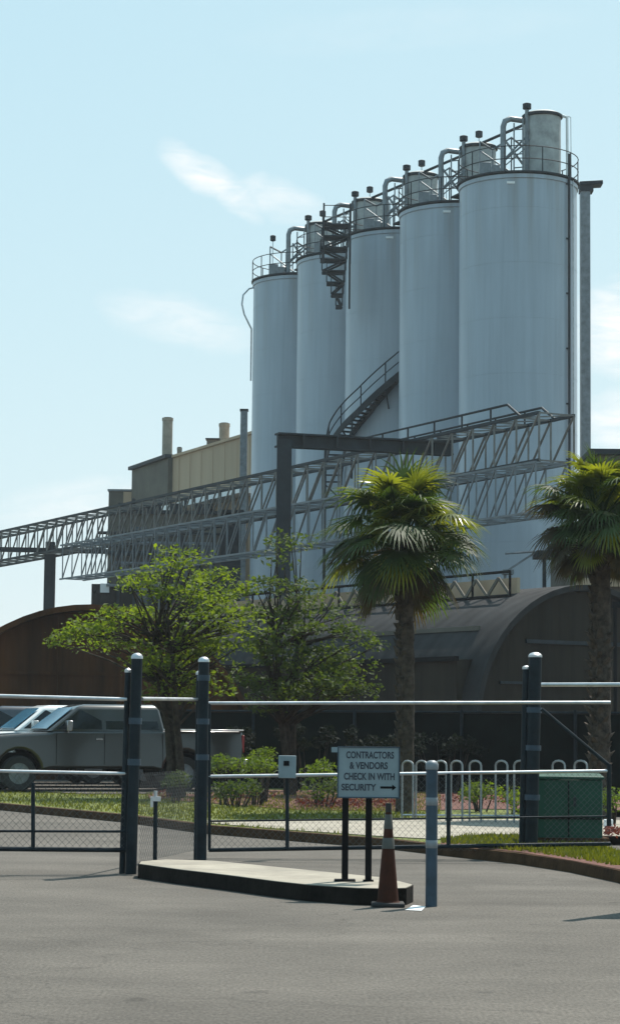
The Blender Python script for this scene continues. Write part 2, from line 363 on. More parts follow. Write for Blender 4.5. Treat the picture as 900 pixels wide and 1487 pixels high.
mb.add(a+b, [(i, i+1, 6+i, 5+i) for i in range(4)]); structure('mulch_edge', mb, 'mulch', smooth=False)

mb = MB(); a = [lev(x, y, KH+.008) for x, y in ((-500, 1110), (-100, 1142), (120, 1153), (290, 1153), (400, 1140))]
mb.add(a+[Vector((p.x*1.3-1, 61.5, KH+.008)) for p in a], [(i, i+1, 6+i, 5+i) for i in range(4)]); structure('parking_lot', mb, 'asphalt', smooth=False)
# concrete island in the drive
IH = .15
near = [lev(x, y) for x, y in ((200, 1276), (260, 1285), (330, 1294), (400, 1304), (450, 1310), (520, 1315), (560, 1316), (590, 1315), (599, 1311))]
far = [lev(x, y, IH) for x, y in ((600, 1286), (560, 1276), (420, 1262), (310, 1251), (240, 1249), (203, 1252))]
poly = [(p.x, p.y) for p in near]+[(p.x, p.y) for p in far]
mb = MB().prism(poly, 0, IH); structure('traffic_island', mb, 'island_shade', smooth=False)
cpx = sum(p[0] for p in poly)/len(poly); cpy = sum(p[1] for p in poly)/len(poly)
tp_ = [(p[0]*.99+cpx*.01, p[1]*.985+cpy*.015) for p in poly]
structure('island_top_slab', MB().prism(tp_, IH-.01, IH+.006), 'concrete', smooth=False)  # pale top of the same island, apart from the shade-coloured sides

# ------------------------------------------------------------ silos
SR = 2.57
C1 = at(751.5, 700, 95.0); C5 = at(434.5, 700, 116.6)
HT = at(751, 247.5, 95-SR).z
sil = [Vector((C1.x+(C5.x-C1.x)*i/4, C1.y+(C5.y-C1.y)*i/4, 0)) for i in range(5)]
rowd = (sil[4]-sil[0]).normalized()
slabels = ['widest looking and nearest white silo, at the right end of the row',
           'white silo second from the right, between the nearest silo and the stair silo',
           'middle white silo of the row of five with a dark spiral stair winding round it',
           'white silo second from the left end, partly behind the upper flight of the spiral stair',
           'farthest and leftmost white silo with a looped pipe at its upper left edge']
for i, c in enumerate(sil):
    t = thing('silo', c, slabels[i], 'silo', 'white silos standing in a row')
    b = MB(); prof = [(SR+.08, 0), (SR+.08, .5), (SR, .52)]
    z = 2.4
    while z < HT-.6:
        prof += [(SR, z-.012), (SR+.006, z-.008), (SR+.006, z+.008), (SR, z+.012)]; z += 2.4
    prof += [(SR, HT-.02)]
    b.lathe(c, prof, 96); b.build('shell', 'silo', t)
    MB().lathe(c, [(SR+.01, HT-.30), (SR+.05, HT-.28), (SR+.05, HT-.12), (SR-.05, HT-.1), (SR-.05, HT-.02)], 72).build('top_collar', 'silo', t)
    MB().lathe(c, [(SR+.04, HT-.1), (SR+.12, HT-.06), (SR+.12, HT+.01), (.6, HT+.18), (.3, HT+.2)], 72).build('roof', 'dark_steel', t)
    rl = MB(); ring = []
    for j in range(40):
        a = 2*math.pi*j/40; p = c+Vector((math.cos(a)*(SR+.06), math.sin(a)*(SR+.06), HT)); ring.append(p)
        if j % 4 == 0: rl.tube([p, p+Vector((0, 0, 1.1))], .028, 6)
    for hz in (.55, 1.1): rl.tube([p+Vector((0, 0, hz)) for p in ring], .022, 6, closed=True)
    rl.build('railing', 'dark_steel', t)
    # filter drum, goose-neck duct, vent, beacon, fittings
    fc = c+Vector((1.05, -.1, HT+.02))
    fl = MB().lathe(fc, [(.82, 0), (.82, 3.0), (.86, 3.01), (.86, 3.12), (.7, 3.2), (.2, 3.27)], 32).build('filter_drum', 'silo_cap', t)
    MB().lathe(fc+Vector((0, 0, 2.97)), [(.87, 0), (.90, .02), (.90, .12), (.87, .14)], 32).build('drum_band', 'dark_steel', fl)
    pp = MB(); pts = [fc+Vector((.86, -.25, 3.05)), fc+Vector((1.06, -.28, 2.97)), fc+Vector((1.08, -.3, 0.1))]
    pp.tube(pts, .07, 8); pts2 = [p+Vector((.16, -.02, 0)) for p in pts]; pp.tube(pts2, .025, 6); pp.build_each('drain_pipe', 'white' if i == 0 else 'galv', fl)
    gx = c+Vector((-.72, -.7, HT))
    gn = [gx+Vector((0, 0, 0)), gx+Vector((0, 0, 2.45)), gx+Vector((.08, 0, 2.7)), gx+Vector((.3, .05, 2.82)), gx+Vector((.9, .3, 2.82)), gx+Vector((1.15, .4, 2.7))]
    MB().tube(gn, .13, 10).build('gooseneck_duct', 'steel', t)
    vx = c+Vector((.33, -.6, HT))
    MB().tube([vx, vx+Vector((0, 0, 3.3))], .09, 8).build('vent_pipe', 'steel', t)
    MB().lathe(vx+Vector((0, 0, 3.25)), [(.1, 0), (.19, .04), (.19, .26), (.1, .3)], 12).build('vent_cap', 'dark_steel', t)
    if i:
        bx = fc+Vector((.05, .3, 3.2))
        MB().tube([bx, bx+Vector((0, 0, .45))], .03, 6).build('beacon_rod', 'galv', t)
        MB().lathe(bx+Vector((0, 0, .45)), [(.08, 0), (.17, .04), (.17, .30), (.08, .34)], 12).build('beacon_lamp', 'dark_steel', t)
    fr = MB()
    for dx, dy, hh in ((-.25, -.75, 2.6), (.12, -.9, 2.8), (-.25, .5, 2.3), (-1.1, .3, 1.7), (-1.7, -.2, 1.9), (.3, .9, 2.0), (-.5, 1.2, 2.4)):
        p = c+Vector((dx, dy, HT)); fr.tube([p, p+Vector((0, 0, hh))], .035, 5)
    p = c+Vector((-.25, -.75, HT)); q = c+Vector((.12, -.9, HT))
    for hz in (.6, 1.2, 1.8, 2.3): fr.tube([p+Vector((0, 0, hz)), q+Vector((0, 0, hz))], .03, 5)
    fr.tube([p+Vector((-.4, 0, 1.0)), fc+Vector((-.7, -.4, 2.1))], .05, 6); fr.tube([p+Vector((-.5, 0, .6)), fc+Vector((-.7, -.4, 1.6))], .03, 6)
    fr.tube([c+Vector((-1.7, -.2, HT+1.9)), c+Vector((-1.1, .3, HT+1.7)), c+Vector((-.25, .5, HT+2.3)), c+Vector((.3, .9, HT+2.0))], .05, 6)
    fr.tube([c+Vector((-.5, 1.2, HT+2.4)), c+Vector((.3, .9, HT+1.2))], .06, 6)
    fr.tube([c+Vector((-.25, -.75, HT+.3)), c+Vector((-1.7, -.2, HT+1.5))], .04, 5); fr.tube([c+Vector((-.72, -.7, HT+.9)), c+Vector((.9, -.6, HT+2.3))], .05, 6)
    fr.build('pipe_rack', 'steel', t)
    bxm = MB(); bxm.box(c+Vector((-1.5, -.5, HT+.45)), (.5, .5, .8)); bxm.box(c+Vector((-1.1, -1.3, HT+.3)), (.35, .35, .5))
    bxm.lathe(c+Vector((-1.0, .6, HT)), [(.3, 0), (.3, .9), (.1, 1.05)], 14); bxm.build_each('control_box', 'steel', t, bevel=.02)
    if i == 0:
        ld = MB(); a = c+Vector((.765*(SR+.1), -.644*(SR+.1), 0))
        ld.tube([a+Vector((0, 0, .2)), a+Vector((0, 0, HT+1.0))], .055, 8)
        zz = 1.2
        while zz < HT: ld.box(a+Vector((-.06, .05, zz)), (.16, .16, .06)); zz += 2.4
        ld.build('downpipe', 'dark_steel', t)
        dp = MB(); a2 = c+Vector((.86*(SR+.06), -.51*(SR+.06), 0)); dp.tube([a2, a2+Vector((0, 0, HT))], .03, 6); dp.build('conduit', 'galv', t)
    if i == 4:
        lp = MB(); e = c+Vector((-SR-.03, -.2, HT-.4))
        lp.tube([e+Vector((.25, 0, .1)), e+Vector((-.2, 0, 0)), e+Vector((-.52, 0, -.35)), e+Vector((-.58, 0, -.85)), e+Vector((-.45, 0, -1.4)), e+Vector((-.2, 0, -1.9)), e+Vector((-.05, 0, -2.2)), e+Vector((-.05, 0, -5))], .045, 8)
        lp.build('looped_pipe', 'galv', t)
        an = c+Vector((-1.55, -.6, HT)); MB().tube([an, an+Vector((0, 0, 2.2))], .025, 6).build('mast', 'galv', t)
        MB().lathe(an+Vector((0, 0, 2.1)), [(.06, 0), (.15, .04), (.15, .3), (.06, .34)], 10).build('mast_lamp', 'dark_steel', t)
    if i in (0, 1, 2):
        e = c+Vector((-.55, -SR*.975+.02, HT-.5)); MB().box(e, (.34, .12, .10)).build('floodlight', 'white', t)
# link pipes between drums (along the row)
for i in range(4):
    a = sil[i]+Vector((1.0, .3, HT+3.15)); b = sil[i+1]+Vector((1.0, -.5, HT+3.15))
    t = thing('link_pipe', (a.x, a.y, HT), ['dark straight pipe joining the filter drum of the nearest silo to the next', 'dark pipe bridging the second and middle silo tops', 'dark pipe bridging the middle silo top and the fourth', 'dark pipe bridging the two farthest silo tops at the left'][i], 'pipe', 'pipes bridging the silo tops')
    MB().tube([a, b], .07, 8).build('pipe', 'dark_steel', t)
    cw = MB(); a2 = sil[i]-Vector((1.0, 0, 0))+rowd*(SR-.15); b2 = sil[i+1]-Vector((1.0, 0, 0))-rowd*(SR-.15)
    cw.beam(a2+Vector((0, 0, HT+.18)), b2+Vector((0, 0, HT+.18)), .8, .08)
    for hz in (.6, 1.15): cw.tube([a2+Vector((-.4, 0, HT+hz)), b2+Vector((-.4, 0, HT+hz))], .025, 6)
    cw.build('walkway', 'dark_steel', t)

# spiral stair round the middle silo
c = sil[2]
st = thing('spiral_stair', c+Vector((-SR-1, -.5, 0)), 'dark steel spiral stair with handrail curling up the middle silo', 'stair')
# key (angle deg measured from +X counter-clockwise, z). front of silo faces -Y (270)
def zst(y, ang): return at(500, y, c.y+math.sin(R(ang))*(SR+.5)).z
zC = at(492, 450, c.y).z; ztop_ = HT
keys = [(178, zst(700, 178)), (200, zst(646, 200)), (235, zst(598, 235)), (270, zst(541, 270)), (300, zst(505, 300)), (495, zC-.3)]
def hz(a):
    for (a0, z0), (a1, z1) in zip(keys, keys[1:]):
        if a0 <= a <= a1: return z0+(z1-z0)*(a-a0)/(a1-a0)
    return keys[-1][1]
tr = MB(); so = MB(); si = MB(); hr = MB()
inn, outr = [], []; a = 178.0
hrp = {'o': [], 'm': []}
k_ = 0
while a <= 495:
    ca, sa = math.cos(R(a)), math.sin(R(a)); z = hz(a)
    p0 = c+Vector((ca*(SR+.12), sa*(SR+.12), z)); p1 = c+Vector((ca*(SR+.95), sa*(SR+.95), z))
    if k_ % 2 == 0: tr.beam(p0, p1, .26, .05)
    inn.append(p0); outr.append(p1); hrp['o'].append(p1+Vector((0, 0, 1.05))); hrp['m'].append(p1+Vector((0, 0, .55)))
    if k_ % 10 == 0: hr.tube([p1, p1+Vector((0, 0, 1.05))], .035, 6)
    if k_ % 20 == 0: hr.tube([p1-Vector((0, 0, .1)), c+Vector((ca*SR, sa*SR, z-1.0))], .035, 6)
    a += 2.0; k_ += 1
tr.build_each('tread', 'dark_steel', st)
for q in (inn, outr):
    so = MB()
    for p0, p1 in zip(q, q[1:]): so.beam(p0-Vector((0, 0, .08)), p1-Vector((0, 0, .08)), .05, .3)
    so.build('stringer', 'dark_steel', st)
hr.tube(hrp['o'], .035, 6); hr.tube(hrp['m'], .028, 6); hr.build('handrail', 'dark_steel', st)
sup = MB(); bs = outr[4]; sup.beam((bs.x, bs.y, 0), (bs.x, bs.y, bs.z), .14, .14, Vector((0, 1, 0)))
bs = outr[26]; sup.beam((bs.x, bs.y, bs.z-3.0), (bs.x, bs.y, bs.z), .1, .1, Vector((0, 1, 0)))
sup.build_each('support_post', 'dark_steel', st)
# zig-zag stair tower at the upper part between the fourth and middle silo
zt0 = at(492, 448, 103).z
tw = thing('stair_tower', at(486, 448, 102.6)*1.0, 'dark open zigzag stair tower hanging between the middle and fourth silo tops', 'stair')
fl_ = MB(); lr = MB(); rails = MB()
levels = 7; ztop = at(486, 328, 102.6).z
for j in range(levels+1):
    z = zt0+(ztop-zt0)*j/levels; wdt = .3+.95*min(1, j/3.5)
    xr = at(503, 400, 102.6).x-.2+.05*j; xl = xr-wdt
    xr = max(xr, xl+.3)
    lr.box(((xl+xr)/2, 102.6, z), (xr-xl, .9, .06))
    if j < levels:
        z2 = zt0+(ztop-zt0)*(j+1)/levels
        a_, b_ = ((xl, z), (xr, z2)) if j % 2 else ((xr, z), (xl, z2))
        fl_.beam((a_[0], 102.3, a_[1]), (b_[0], 102.3, b_[1]), .08, .1, Vector((0, 1, 0))); fl_.beam((a_[0], 102.9, a_[1]), (b_[0], 102.9, b_[1]), .08, .1, Vector((0, 1, 0)))
    rails.tube([(xl, 102.15, z), (xl, 102.15, z+.9), (xr, 102.15, z+.9), (xr, 102.15, z)], .03, 5)
rails.tube([(xr, 102.15, zt0+2), (xr, 102.15, ztop+1)], .05, 6); rails.tube([(xr, 103.0, zt0), (xr, 103.0, ztop+1)], .05, 6); rails.tube([(xl, 102.15, ztop-1.9), (xl, 102.15, ztop+1)], .05, 6)
fl_.build_each('flight', 'dark_steel', tw); lr.build_each('landing', 'dark_steel', tw); rails.build('railing', 'dark_steel', tw)

# elevator leg right of the nearest silo
a = at(849, 268, 98); t = thing('elevator_column', (a.x, 98, 0), 'tall grey square elevator column with a flat head, standing right of the nearest silo', 'column')
MB().box((a.x, 98, a.z/2), (.42, .6, a.z)).build('shaft', 'steel', t, bevel=.03)
MB().box((a.x+.25, 98, a.z+.02), (1.05, .8, .18), ry=R(-4)).build('head', 'dark_steel', t, bevel=.03)
MB().box((a.x+.05, 98, a.z-.22), (.6, .66, .28)).build('head_bracket', 'dark_steel', t)
a = at(354.5, 597, 119); t = thing('duct_column', (a.x, 119, 0), 'thin grey square duct rising at the left foot of the farthest silo', 'duct')
MB().box((a.x, 119, a.z/2), (.38, .45, a.z)).build('shaft', 'steel', t, bevel=.02)
MB().box((a.x, 119, a.z+.05), (.46, .52, .1)).build('cap', 'dark_steel', t)

# ------------------------------------------------------------ works buildings
zb = 18.1
La, A_, B_ = lev(198, 683, zb), lev(251, 665, zb), lev(352, 635, zb)
dirw = (B_-La); dirw.z = 0; dirw.normalize(); nrm = Vector((dirw.y, -dirw.x, 0))   # pointing away from the camera side
if nrm.y < 0: nrm = -nrm
back = nrm*9
t = thing('factory_building', (A_.x, A_.y, 0), 'tall beige flat roofed factory block left of the silos with stacks on its roof', 'building')
E = B_+dirw*3
def wallbox(p, q, z0, z1, dep=9, fwd=0.0):
    p = Vector((p.x, p.y, 0))-nrm*fwd; q = Vector((q.x, q.y, 0))-nrm*fwd
    return [(p.x, p.y), (q.x, q.y), (q.x+nrm.x*dep, q.y+nrm.y*dep), (p.x+nrm.x*dep, p.y+nrm.y*dep)]
MB().prism(wallbox(A_, E, 0, zb), 0, zb).build('long_wall', 'beige', t, smooth=False)
MB().prism(wallbox(La, A_, 0, zb, 9, .3), 0, zb-.02).build('end_block', 'greywall', t, smooth=False)
MB().prism(wallbox(La-dirw*.2, A_, 0, 0, 9.4, .5), zb, zb+.22).build('parapet', 'dark_steel', t, smooth=False)
MB().prism(wallbox(A_+dirw*.1, E, 0, 0, 9.4, .12), zb+.003, zb+.16).build('coping', 'beige', t, smooth=False)
sl = MB(); 
for k_ in range(7):
    p = A_+dirw*(1.2+k_*1.9)-nrm*.03; sl.beam((p.x, p.y, 11), (p.x, p.y, zb-.1), .05, .015, Vector((0, 1, 0)))
sl.build_each('wall_joint', 'beige', t)
MB().prism(wallbox(A_+dirw*.5, E, 0, 0, 1.2, 1.3), lev(300, 700, 12).z*0+14.6, 14.9).build('ledge', 'white', t, smooth=False)
def stack(px0, px1, ytop, ybot, Y, label, m='concrete'):
    c0 = at((px0+px1)/2, ybot, Y); top = at((px0+px1)/2, ytop, Y); r = (px1-px0)/2/ppm(Y)
    o = thing('smokestack', (c0.x, Y, zb-.1), label, 'smokestack', 'stacks on the factory roof')
    MB().lathe((c0.x, Y, zb-.1), [(r, 0), (r, top.z-zb-.1), (r*1.1, top.z-zb-.08), (r*1.1, top.z-zb+.1)], 20).build('stack', m, o)
    MB().lathe((c0.x, Y, top.z-.02), [(r*.8, 0), (r*.8, .06)], 16).build('rim', 'black', o)
stack(235, 250, 607, 668, 138, 'tall pale round smokestack on the left part of the factory roof')
stack(318, 333, 615, 640, 131, 'short wide pale stack near the right end of the factory roof')
stack(257, 264, 650, 662, 138, 'tiny vent stack just right of the tall smokestack')
a = at(309, 641, 130); t = thing('roof_vent', (a.x, 130, zb), 'low flat roof vent left of the short stack', 'vent')
MB().box((a.x, 130, zb+.3), (.7, .7, .6)).build('vent_body', 'greywall', t, bevel=.02)
MB().box((a.x, 130, zb+.64), (.85, .85, .06)).build('vent_hood', 'dark_steel', t)

a = at(158, 713, 141); b = at(201, 713, 141)
t = thing('annex_tower', (a.x, 141, 0), 'small grey and tan tower block stepping down from the left end of the factory', 'building')
MB().box(((a.x+b.x)/2, 144, a.z/2), (b.x-a.x, 6, a.z)).build('wall', 'greywall', t, smooth=False)
MB().box(((a.x+b.x)/2+.45, 140.95, a.z-.9), (.9, .08, 1.7)).build('tan_panel', 'beige', t, smooth=False)
MB().box(((a.x+b.x)/2, 144, a.z+.06), (b.x-a.x+.15, 6.2, .12)).build('coping', 'steel', t, smooth=False)

# dark process building behind the trees
a = at(133, 848, 122); b = at(338, 742, 122)
t = thing('process_building', (a.x, 122, 0), 'dark weathered process building under the conveyor trusses with a small bright window', 'building')
zt = a.z; z2 = at(250, 745, 122).z
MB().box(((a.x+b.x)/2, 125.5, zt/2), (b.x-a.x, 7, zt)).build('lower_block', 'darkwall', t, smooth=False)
a1 = at(160, 745, 122.5)
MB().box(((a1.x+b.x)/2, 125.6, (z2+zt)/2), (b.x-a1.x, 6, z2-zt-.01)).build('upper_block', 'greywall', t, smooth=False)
MB().box(((a1.x+b.x)/2, 125.6, z2+.1), (b.x-a1.x+.3, 6.4, .2)).build('roof', 'dark_steel', t, smooth=False)
h = at(152, 854, 121.9); MB().box((h.x, 121.95, h.z), (.5, .12, .5)).build('bright_window', 'white', t, smooth=False)  # lit window, its brightness painted as plain white
wn = MB()
for px, py, ww, hh in ((210, 870, 1.2, .7), (250, 770, 1.0, .5), (200, 770, .9, .5), (300, 800, 1.4, .8)):
    h = at(px, py, 121.9); MB().box((h.x, 121.96 if py > 848 else 122.56, h.z), (ww, .1, hh)).build('window', 'wglass', t, smooth=False)
lg = MB()
for k_ in range(5):
    h = at(170+k_*34, 850+(k_ % 2)*6, 121.8); lg.beam((h.x-.6, 121.85, h.z), (h.x+.8, 121.85, h.z), .1, .14)
lg.build_each('pipe_shelf', 'steel', t)
for k_ in range(6):
    h0 = at(140+k_*9, 772+k_*15, 121.7); h1 = at(325, 762+k_*14, 121.7)
    MB().tube([(h0.x, 122.4-.1*k_, h0.z), (h1.x-k_*.7, 122.4-.1*k_, h0.z), (h1.x-k_*.7, 122.4-.1*k_, h0.z-2.5)], .09+.03*(k_ % 3), 8).build('process_pipe', 'steel' if k_ % 2 else 'dark_steel', t)
for k_ in range(7):
    h = at(172+k_*23, 800, 121.4); MB().beam((h.x, 121.7, 0), (h.x, 121.7, h.z+1.4-.3*(k_ % 3)), .16, .16, Vector((0, 1, 0))).build('frame_post', 'dark_steel', t)
for k_ in range(4):
    h = at(178+k_*38, 744, 121.5)
    mbx = MB().box((h.x, 122.9, z2+.35), (.7+.2*(k_ % 2), .8, .5)); mbx.tube([(h.x+.5, 122.9, z2+.2), (h.x+.5, 122.9, z2+.9)], .1, 8)
    mbx.build('roof_unit', 'dark_steel', t, bevel=.02)

# ------------------------------------------------------------ trusses
def truss(name, pr, pl, h, wd, panel, m, label, chord=.14, web=.08, pipes=False, group=None, chm='dark_steel'):
    pr = Vector(pr); pl = Vector(pl); d = (pl-pr); ln = d.length; d.normalize(); sx = Vector((0, 0, 1)).cross(d).normalized()
    t = thing(name, (pr.x, pr.y, pr.z), label, 'truss', group)
    nn = int(ln/panel); up = Vector((0, 0, h))
    ch = MB(); vb = MB(); dg = MB(); cr = MB()
    for s in (-1, 1):
        o = sx*s*wd/2
        for u in (Vector(), up): ch.beam(pr+o+u, pl+o+u, chord, chord)
        for i in range(nn+1):
            p = pr+d*panel*i+o; vb.beam(p, p+up, web, web, sx)
            if i < nn: dg.beam(p+up, p+d*panel, web, web*1.2, sx)
    for i in range(nn+1):
        p = pr+d*panel*i
        for u in (Vector(), up):
            cr.beam(p-sx*wd/2+u, p+sx*wd/2+u, web, web)
            if i < nn: cr.beam(p-sx*wd/2+u, p+d*panel+sx*wd/2+u, web*.8, web*.8)
    ch.build_each('chord', chm, t); vb.build_each('vertical', m, t); dg.build_each('diagonal', m, t); tag(cr.build('cross_bracing', m, t), None, None, kind='stuff')
    if pipes:
        MB().tube([pr+up*.35, pl+up*.35], .22, 10).build('conveyor_pipe', 'steel', t)
        MB().beam(pr+up*.08, pl+up*.08, wd*.5, .05).build('walkway', 'dark_steel', t)
    return t, d, sx
ZB = 11.3
pr = lev(808, 670, ZB); pl = lev(-80, 833, ZB)
T1, td, ts = truss('conveyor_truss', pr, pl, 1.72, 1.5, 1.5, 'truss', 'long grey box truss bridge sloping across the silos to the left edge', .12, .055)
# raised handrail section on the right part of the truss
hb = MB(); p0 = pr+Vector((0, 0, 1.72))-ts*.75*0
for s in (-.75, .75):
    q0 = pr+td*1.2+ts*s+Vector((0, 0, 1.72)); q1 = pr+td*13.5+ts*s+Vector((0, 0, 1.72))
    hb.tube([q0, q0+td*.9+Vector((0, 0, .55)), q1+Vector((0, 0, .55)), q1], .05, 6)
    for k_ in range(1, 6):
        p = q0+(q1-q0)*k_/6; hb.tube([p, p+Vector((0, 0, .55))], .04, 5)
hb.build('handrail', 'dark_steel', T1)
ZB2 = 8.9
pr2 = lev(800, 745, ZB2+.3); pl2 = lev(104, 842, ZB2+.3)
truss('pipe_truss', pr2, pl2, 1.75, 1.3, 1.25, 'truss_far', 'paler lower lattice truss running under the long conveyor truss', .08, .045, False, None, 'truss_far')

def column(px, py, Y, wd, label, name='steel_column', cap=True, zb_=0):
    a = at(px, py, Y); t = thing(name, (a.x, Y, 0), label, 'column')
    s = MB(); s.box((a.x, Y-wd*.42, a.z/2), (wd, wd*.14, a.z)); s.box((a.x, Y+wd*.42, a.z/2), (wd, wd*.14, a.z)); s.box((a.x, Y, a.z/2), (wd*.3, wd*.7, a.z))
    s.build('shaft', 'dark_steel', t)
    MB().box((a.x, Y, a.z+.05), (wd*1.3, wd*1.3, .12)).build('cap_plate', 'dark_steel', t)
    return t, a
t, a = column(73, 800, 124, .58, 'dark post under the left end of the truss with a cross beam against the sky')
b0 = at(-45, 797, 124); b1 = at(158, 801, 124)
MB().beam(b0, b1, .35, .26).build('cross_beam', 'dark_steel', t)
MB().box((a.x, 124, a.z+.25), (.5, .5, .5)).build('bearing', 'dark_steel', t)
t, a = column(336, 745, 108, .95, 'wide blue-grey column carrying the truss left of the tall portal frame')
# portal frame
Yp = 84.0; a = at(413, 640, Yp); b = at(655, 653, Yp+2.6)
t = thing('portal_frame', (a.x, Yp, 0), 'dark heavy steel portal frame with a post and long beam in front of the silos', 'steel frame')
s = MB(); s.box((a.x, Yp-.24, a.z/2), (.56, .07, a.z)); s.box((a.x, Yp+.24, a.z/2), (.56, .07, a.z)); s.box((a.x, Yp, a.z/2), (.16, .42, a.z)); s.build('post', 'dark_steel', t)
s = MB(); 
for dz in (-.24, .24): s.beam((a.x-.3, Yp, a.z+.03+dz), (b.x, b.y, b.z+.03+dz), .5, .07)
s.beam((a.x-.28, Yp, a.z+.03), (b.x, b.y, b.z+.03), .14, .42); s.build('beam', 'dark_steel', t)
for k_ in range(5):
    p = Vector((a.x+.1, Yp, a.z)).lerp(b, .1+k_*.2); MB().box((p.x, p.y, p.z+.03), (.06, .48, .44)).build('stiffener', 'dark_steel', t)
h = at(648, 636, Yp+2.8); MB().box((h.x, h.y, h.z), (.75, .6, .34)).build('junction_box', 'dark_steel', t, bevel=.02)

# ------------------------------------------------------------ vault roofed hall
Zv = 70.0; ca = at(846, 1000, Zv); rv = 4.45; zsp = at(846, 850, Zv).z-rv
dv = Vector((-.535, .845, 0)).normalized(); sv = Vector((dv.y, -dv.x, 0))   # sv points right/back
axis0 = Vector((ca.x, Zv, 0))
t = thing('vault_hall', axis0, 'dark barrel roofed hall with a round arched end wall behind the palms', 'hall')
LV = 26
def arc(r, n=28): return [(-r*math.cos(math.pi*i/n), r*math.sin(math.pi*i/n)) for i in range(n+1)]
def place(s_, z, l): return axis0+sv*s_+dv*l+Vector((0, 0, z))
ro = MB(); A0 = arc(rv); v = []
pr_o = [(x, zsp+z) for x, z in arc(rv)]; pr_i = [(x, zsp+z) for x, z in reversed(arc(rv-.18))]
prof = pr_o+pr_i
fa = [place(x, z, -.35) for x, z in prof]; fb = [place(x, z, LV) for x, z in prof]
nn = len(prof)
ro.add(fa+fb, [(i, (i+1) % nn, nn+(i+1) % nn, nn+i) for i in range(nn)]+[(i, i+1, nn-2-i, nn-1-i) for i in range(nn//2-1)])
ro.build('barrel_roof', 'vault', t)
ew = MB(); ep = [(x, zsp+z) for x, z in arc(rv-.2)]+[(rv-.2, 0), (-rv+.2, 0)]
ew.loft([place(x, z, 0) for x, z in ep], [place(x, z, .25) for x, z in ep]); ew.build('end_wall', 'vaultwall', t, smooth=False)
ZW = 3.8
fpt = [(-rv-.12, 0), (-rv-.12, ZW), (-rv*math.sqrt(max(0, 1-((ZW-zsp)/rv)**2))+.3, ZW+.05), (-rv+.3, 0)]
MB().loft([place(x, z, .5) for x, z in fpt], [place(x, z, LV) for x, z in fpt]).build('side_wall', 'vaultwall', t, smooth=False)
gt = MB(); gt.beam(place(-rv-.2, ZW+.03, .4), place(-rv-.2, ZW+.03, LV), .16, .14); gt.build('gutter', 'black', t)
x_, z_ = -rv*math.cos(R(62)), rv*math.sin(R(62))
MB().beam(place(-rv*math.cos(R(42))-.03, zsp+rv*math.sin(R(42))+.03, 1.0), place(-rv*math.cos(R(42))-.03, zsp+rv*math.sin(R(42))+.03, LV), .1, .14).build('roof_glint', 'greywall', t)  # pale strip standing in for the reflection along the roof
bandm = MB()
for l in (1.5,):
    bandm.beam(place(-rv*.6, zsp-.2, -.06), place(rv*.6, zsp-.2, -.06), .08, .12); bandm.beam(place(-rv*.52, zsp+2.6, -.06), place(rv*.52, zsp+2.6, -.06), .08, .12)
    bandm.beam(place(-rv*.75, zsp+1.3, -.06), place(rv*.75, zsp+1.3, -.06), .08, .08)
bandm.build_each('wall_band', 'dark_steel', t)
# beige parapet lattice with railing on the ridge
pa = MB(); a0 = place(-1.75, zsp+math.sqrt(rv**2-1.75**2)+.0, 1.5); a1 = a0+dv*20
dn = a0; 
for k_ in range(34):
    p = a0+dv*(k_*.6)
    if k_ % 2 == 0: pa.beam(p+Vector((0, 0, .05)), p+dv*.6+Vector((0, 0, .62)), .05, .1)
    else: pa.beam(p+Vector((0, 0, .62)), p+dv*.6+Vector((0, 0, .05)), .05, .1)
MB().beam(a0+sv*.35+Vector((0, 0, .32)), a1+sv*.35+Vector((0, 0, .32)), .12, .6).build('parapet', 'beige', t, smooth=False)
pa.build('lattice', 'greywall', t)
ra = MB(); ra.tube([a0+Vector((0, 0, .8)), a1+Vector((0, 0, .8))], .05, 6); ra.tube([a0+Vector((0, 0, .02)), a1+Vector((0, 0, .02))], .05, 6)
for k_ in range(11): ra.tube([a0+dv*k_*2, a0+dv*k_*2+Vector((0, 0, .8))], .045, 6)
ra.build('railing', 'black', t)

# small steel platform beyond the hall
Ypl = 80; a = at(776, 806, Ypl); b = at(838, 806, Ypl)
t = thing('steel_platform', ((a.x+b.x)/2, Ypl, 0), 'small dark flat steel platform on thin legs in front of the nearest silo foot', 'platform')
MB().box(((a.x+b.x)/2, Ypl, a.z), (b.x-a.x, 1.6, .22)).build('deck', 'dark_steel', t)
for px in (788, 833):
    p = at(px, 812, Ypl); MB().box((p.x, Ypl-.5, (a.z-.11)/2), (.13, .13, a.z-.11)).build('leg', 'dark_steel', t)
p0 = at(733, 831, Ypl); p1 = at(776, 803, Ypl)
s = MB(); s.beam(p0, p1, .5, .07); s.tube([at(733, 804, Ypl-.3), at(776, 801, Ypl-.3)], .045, 6); s.box(p0+Vector((.1, 0, 0)), (.4, .6, .16)); s.beam((p0.x, p0.y, 0), p0, .1, .1, Vector((0, 1, 0)))
s.build('sloping_chute', 'steel', t)
for px, r, lab in ((817.5, .06, 'left white riser pipe beneath the small steel platform'), (826, .08, 'right white riser pipe beneath the small steel platform')):
    p = at(px, 815, Ypl+1.2); tp = thing('riser_pipe', (p.x, Ypl+1.2, 0), lab, 'pipe', 'white riser pipes')
    MB().tube([(p.x, Ypl+1.2, 0), (p.x, Ypl+1.2, a.z-.3)], r, 10).build('pipe', 'white', tp)
    MB().lathe((p.x, Ypl+1.2, a.z-.5), [(r*1.5, 0), (r*1.5, .08)], 12).build('flange', 'galv', tp)

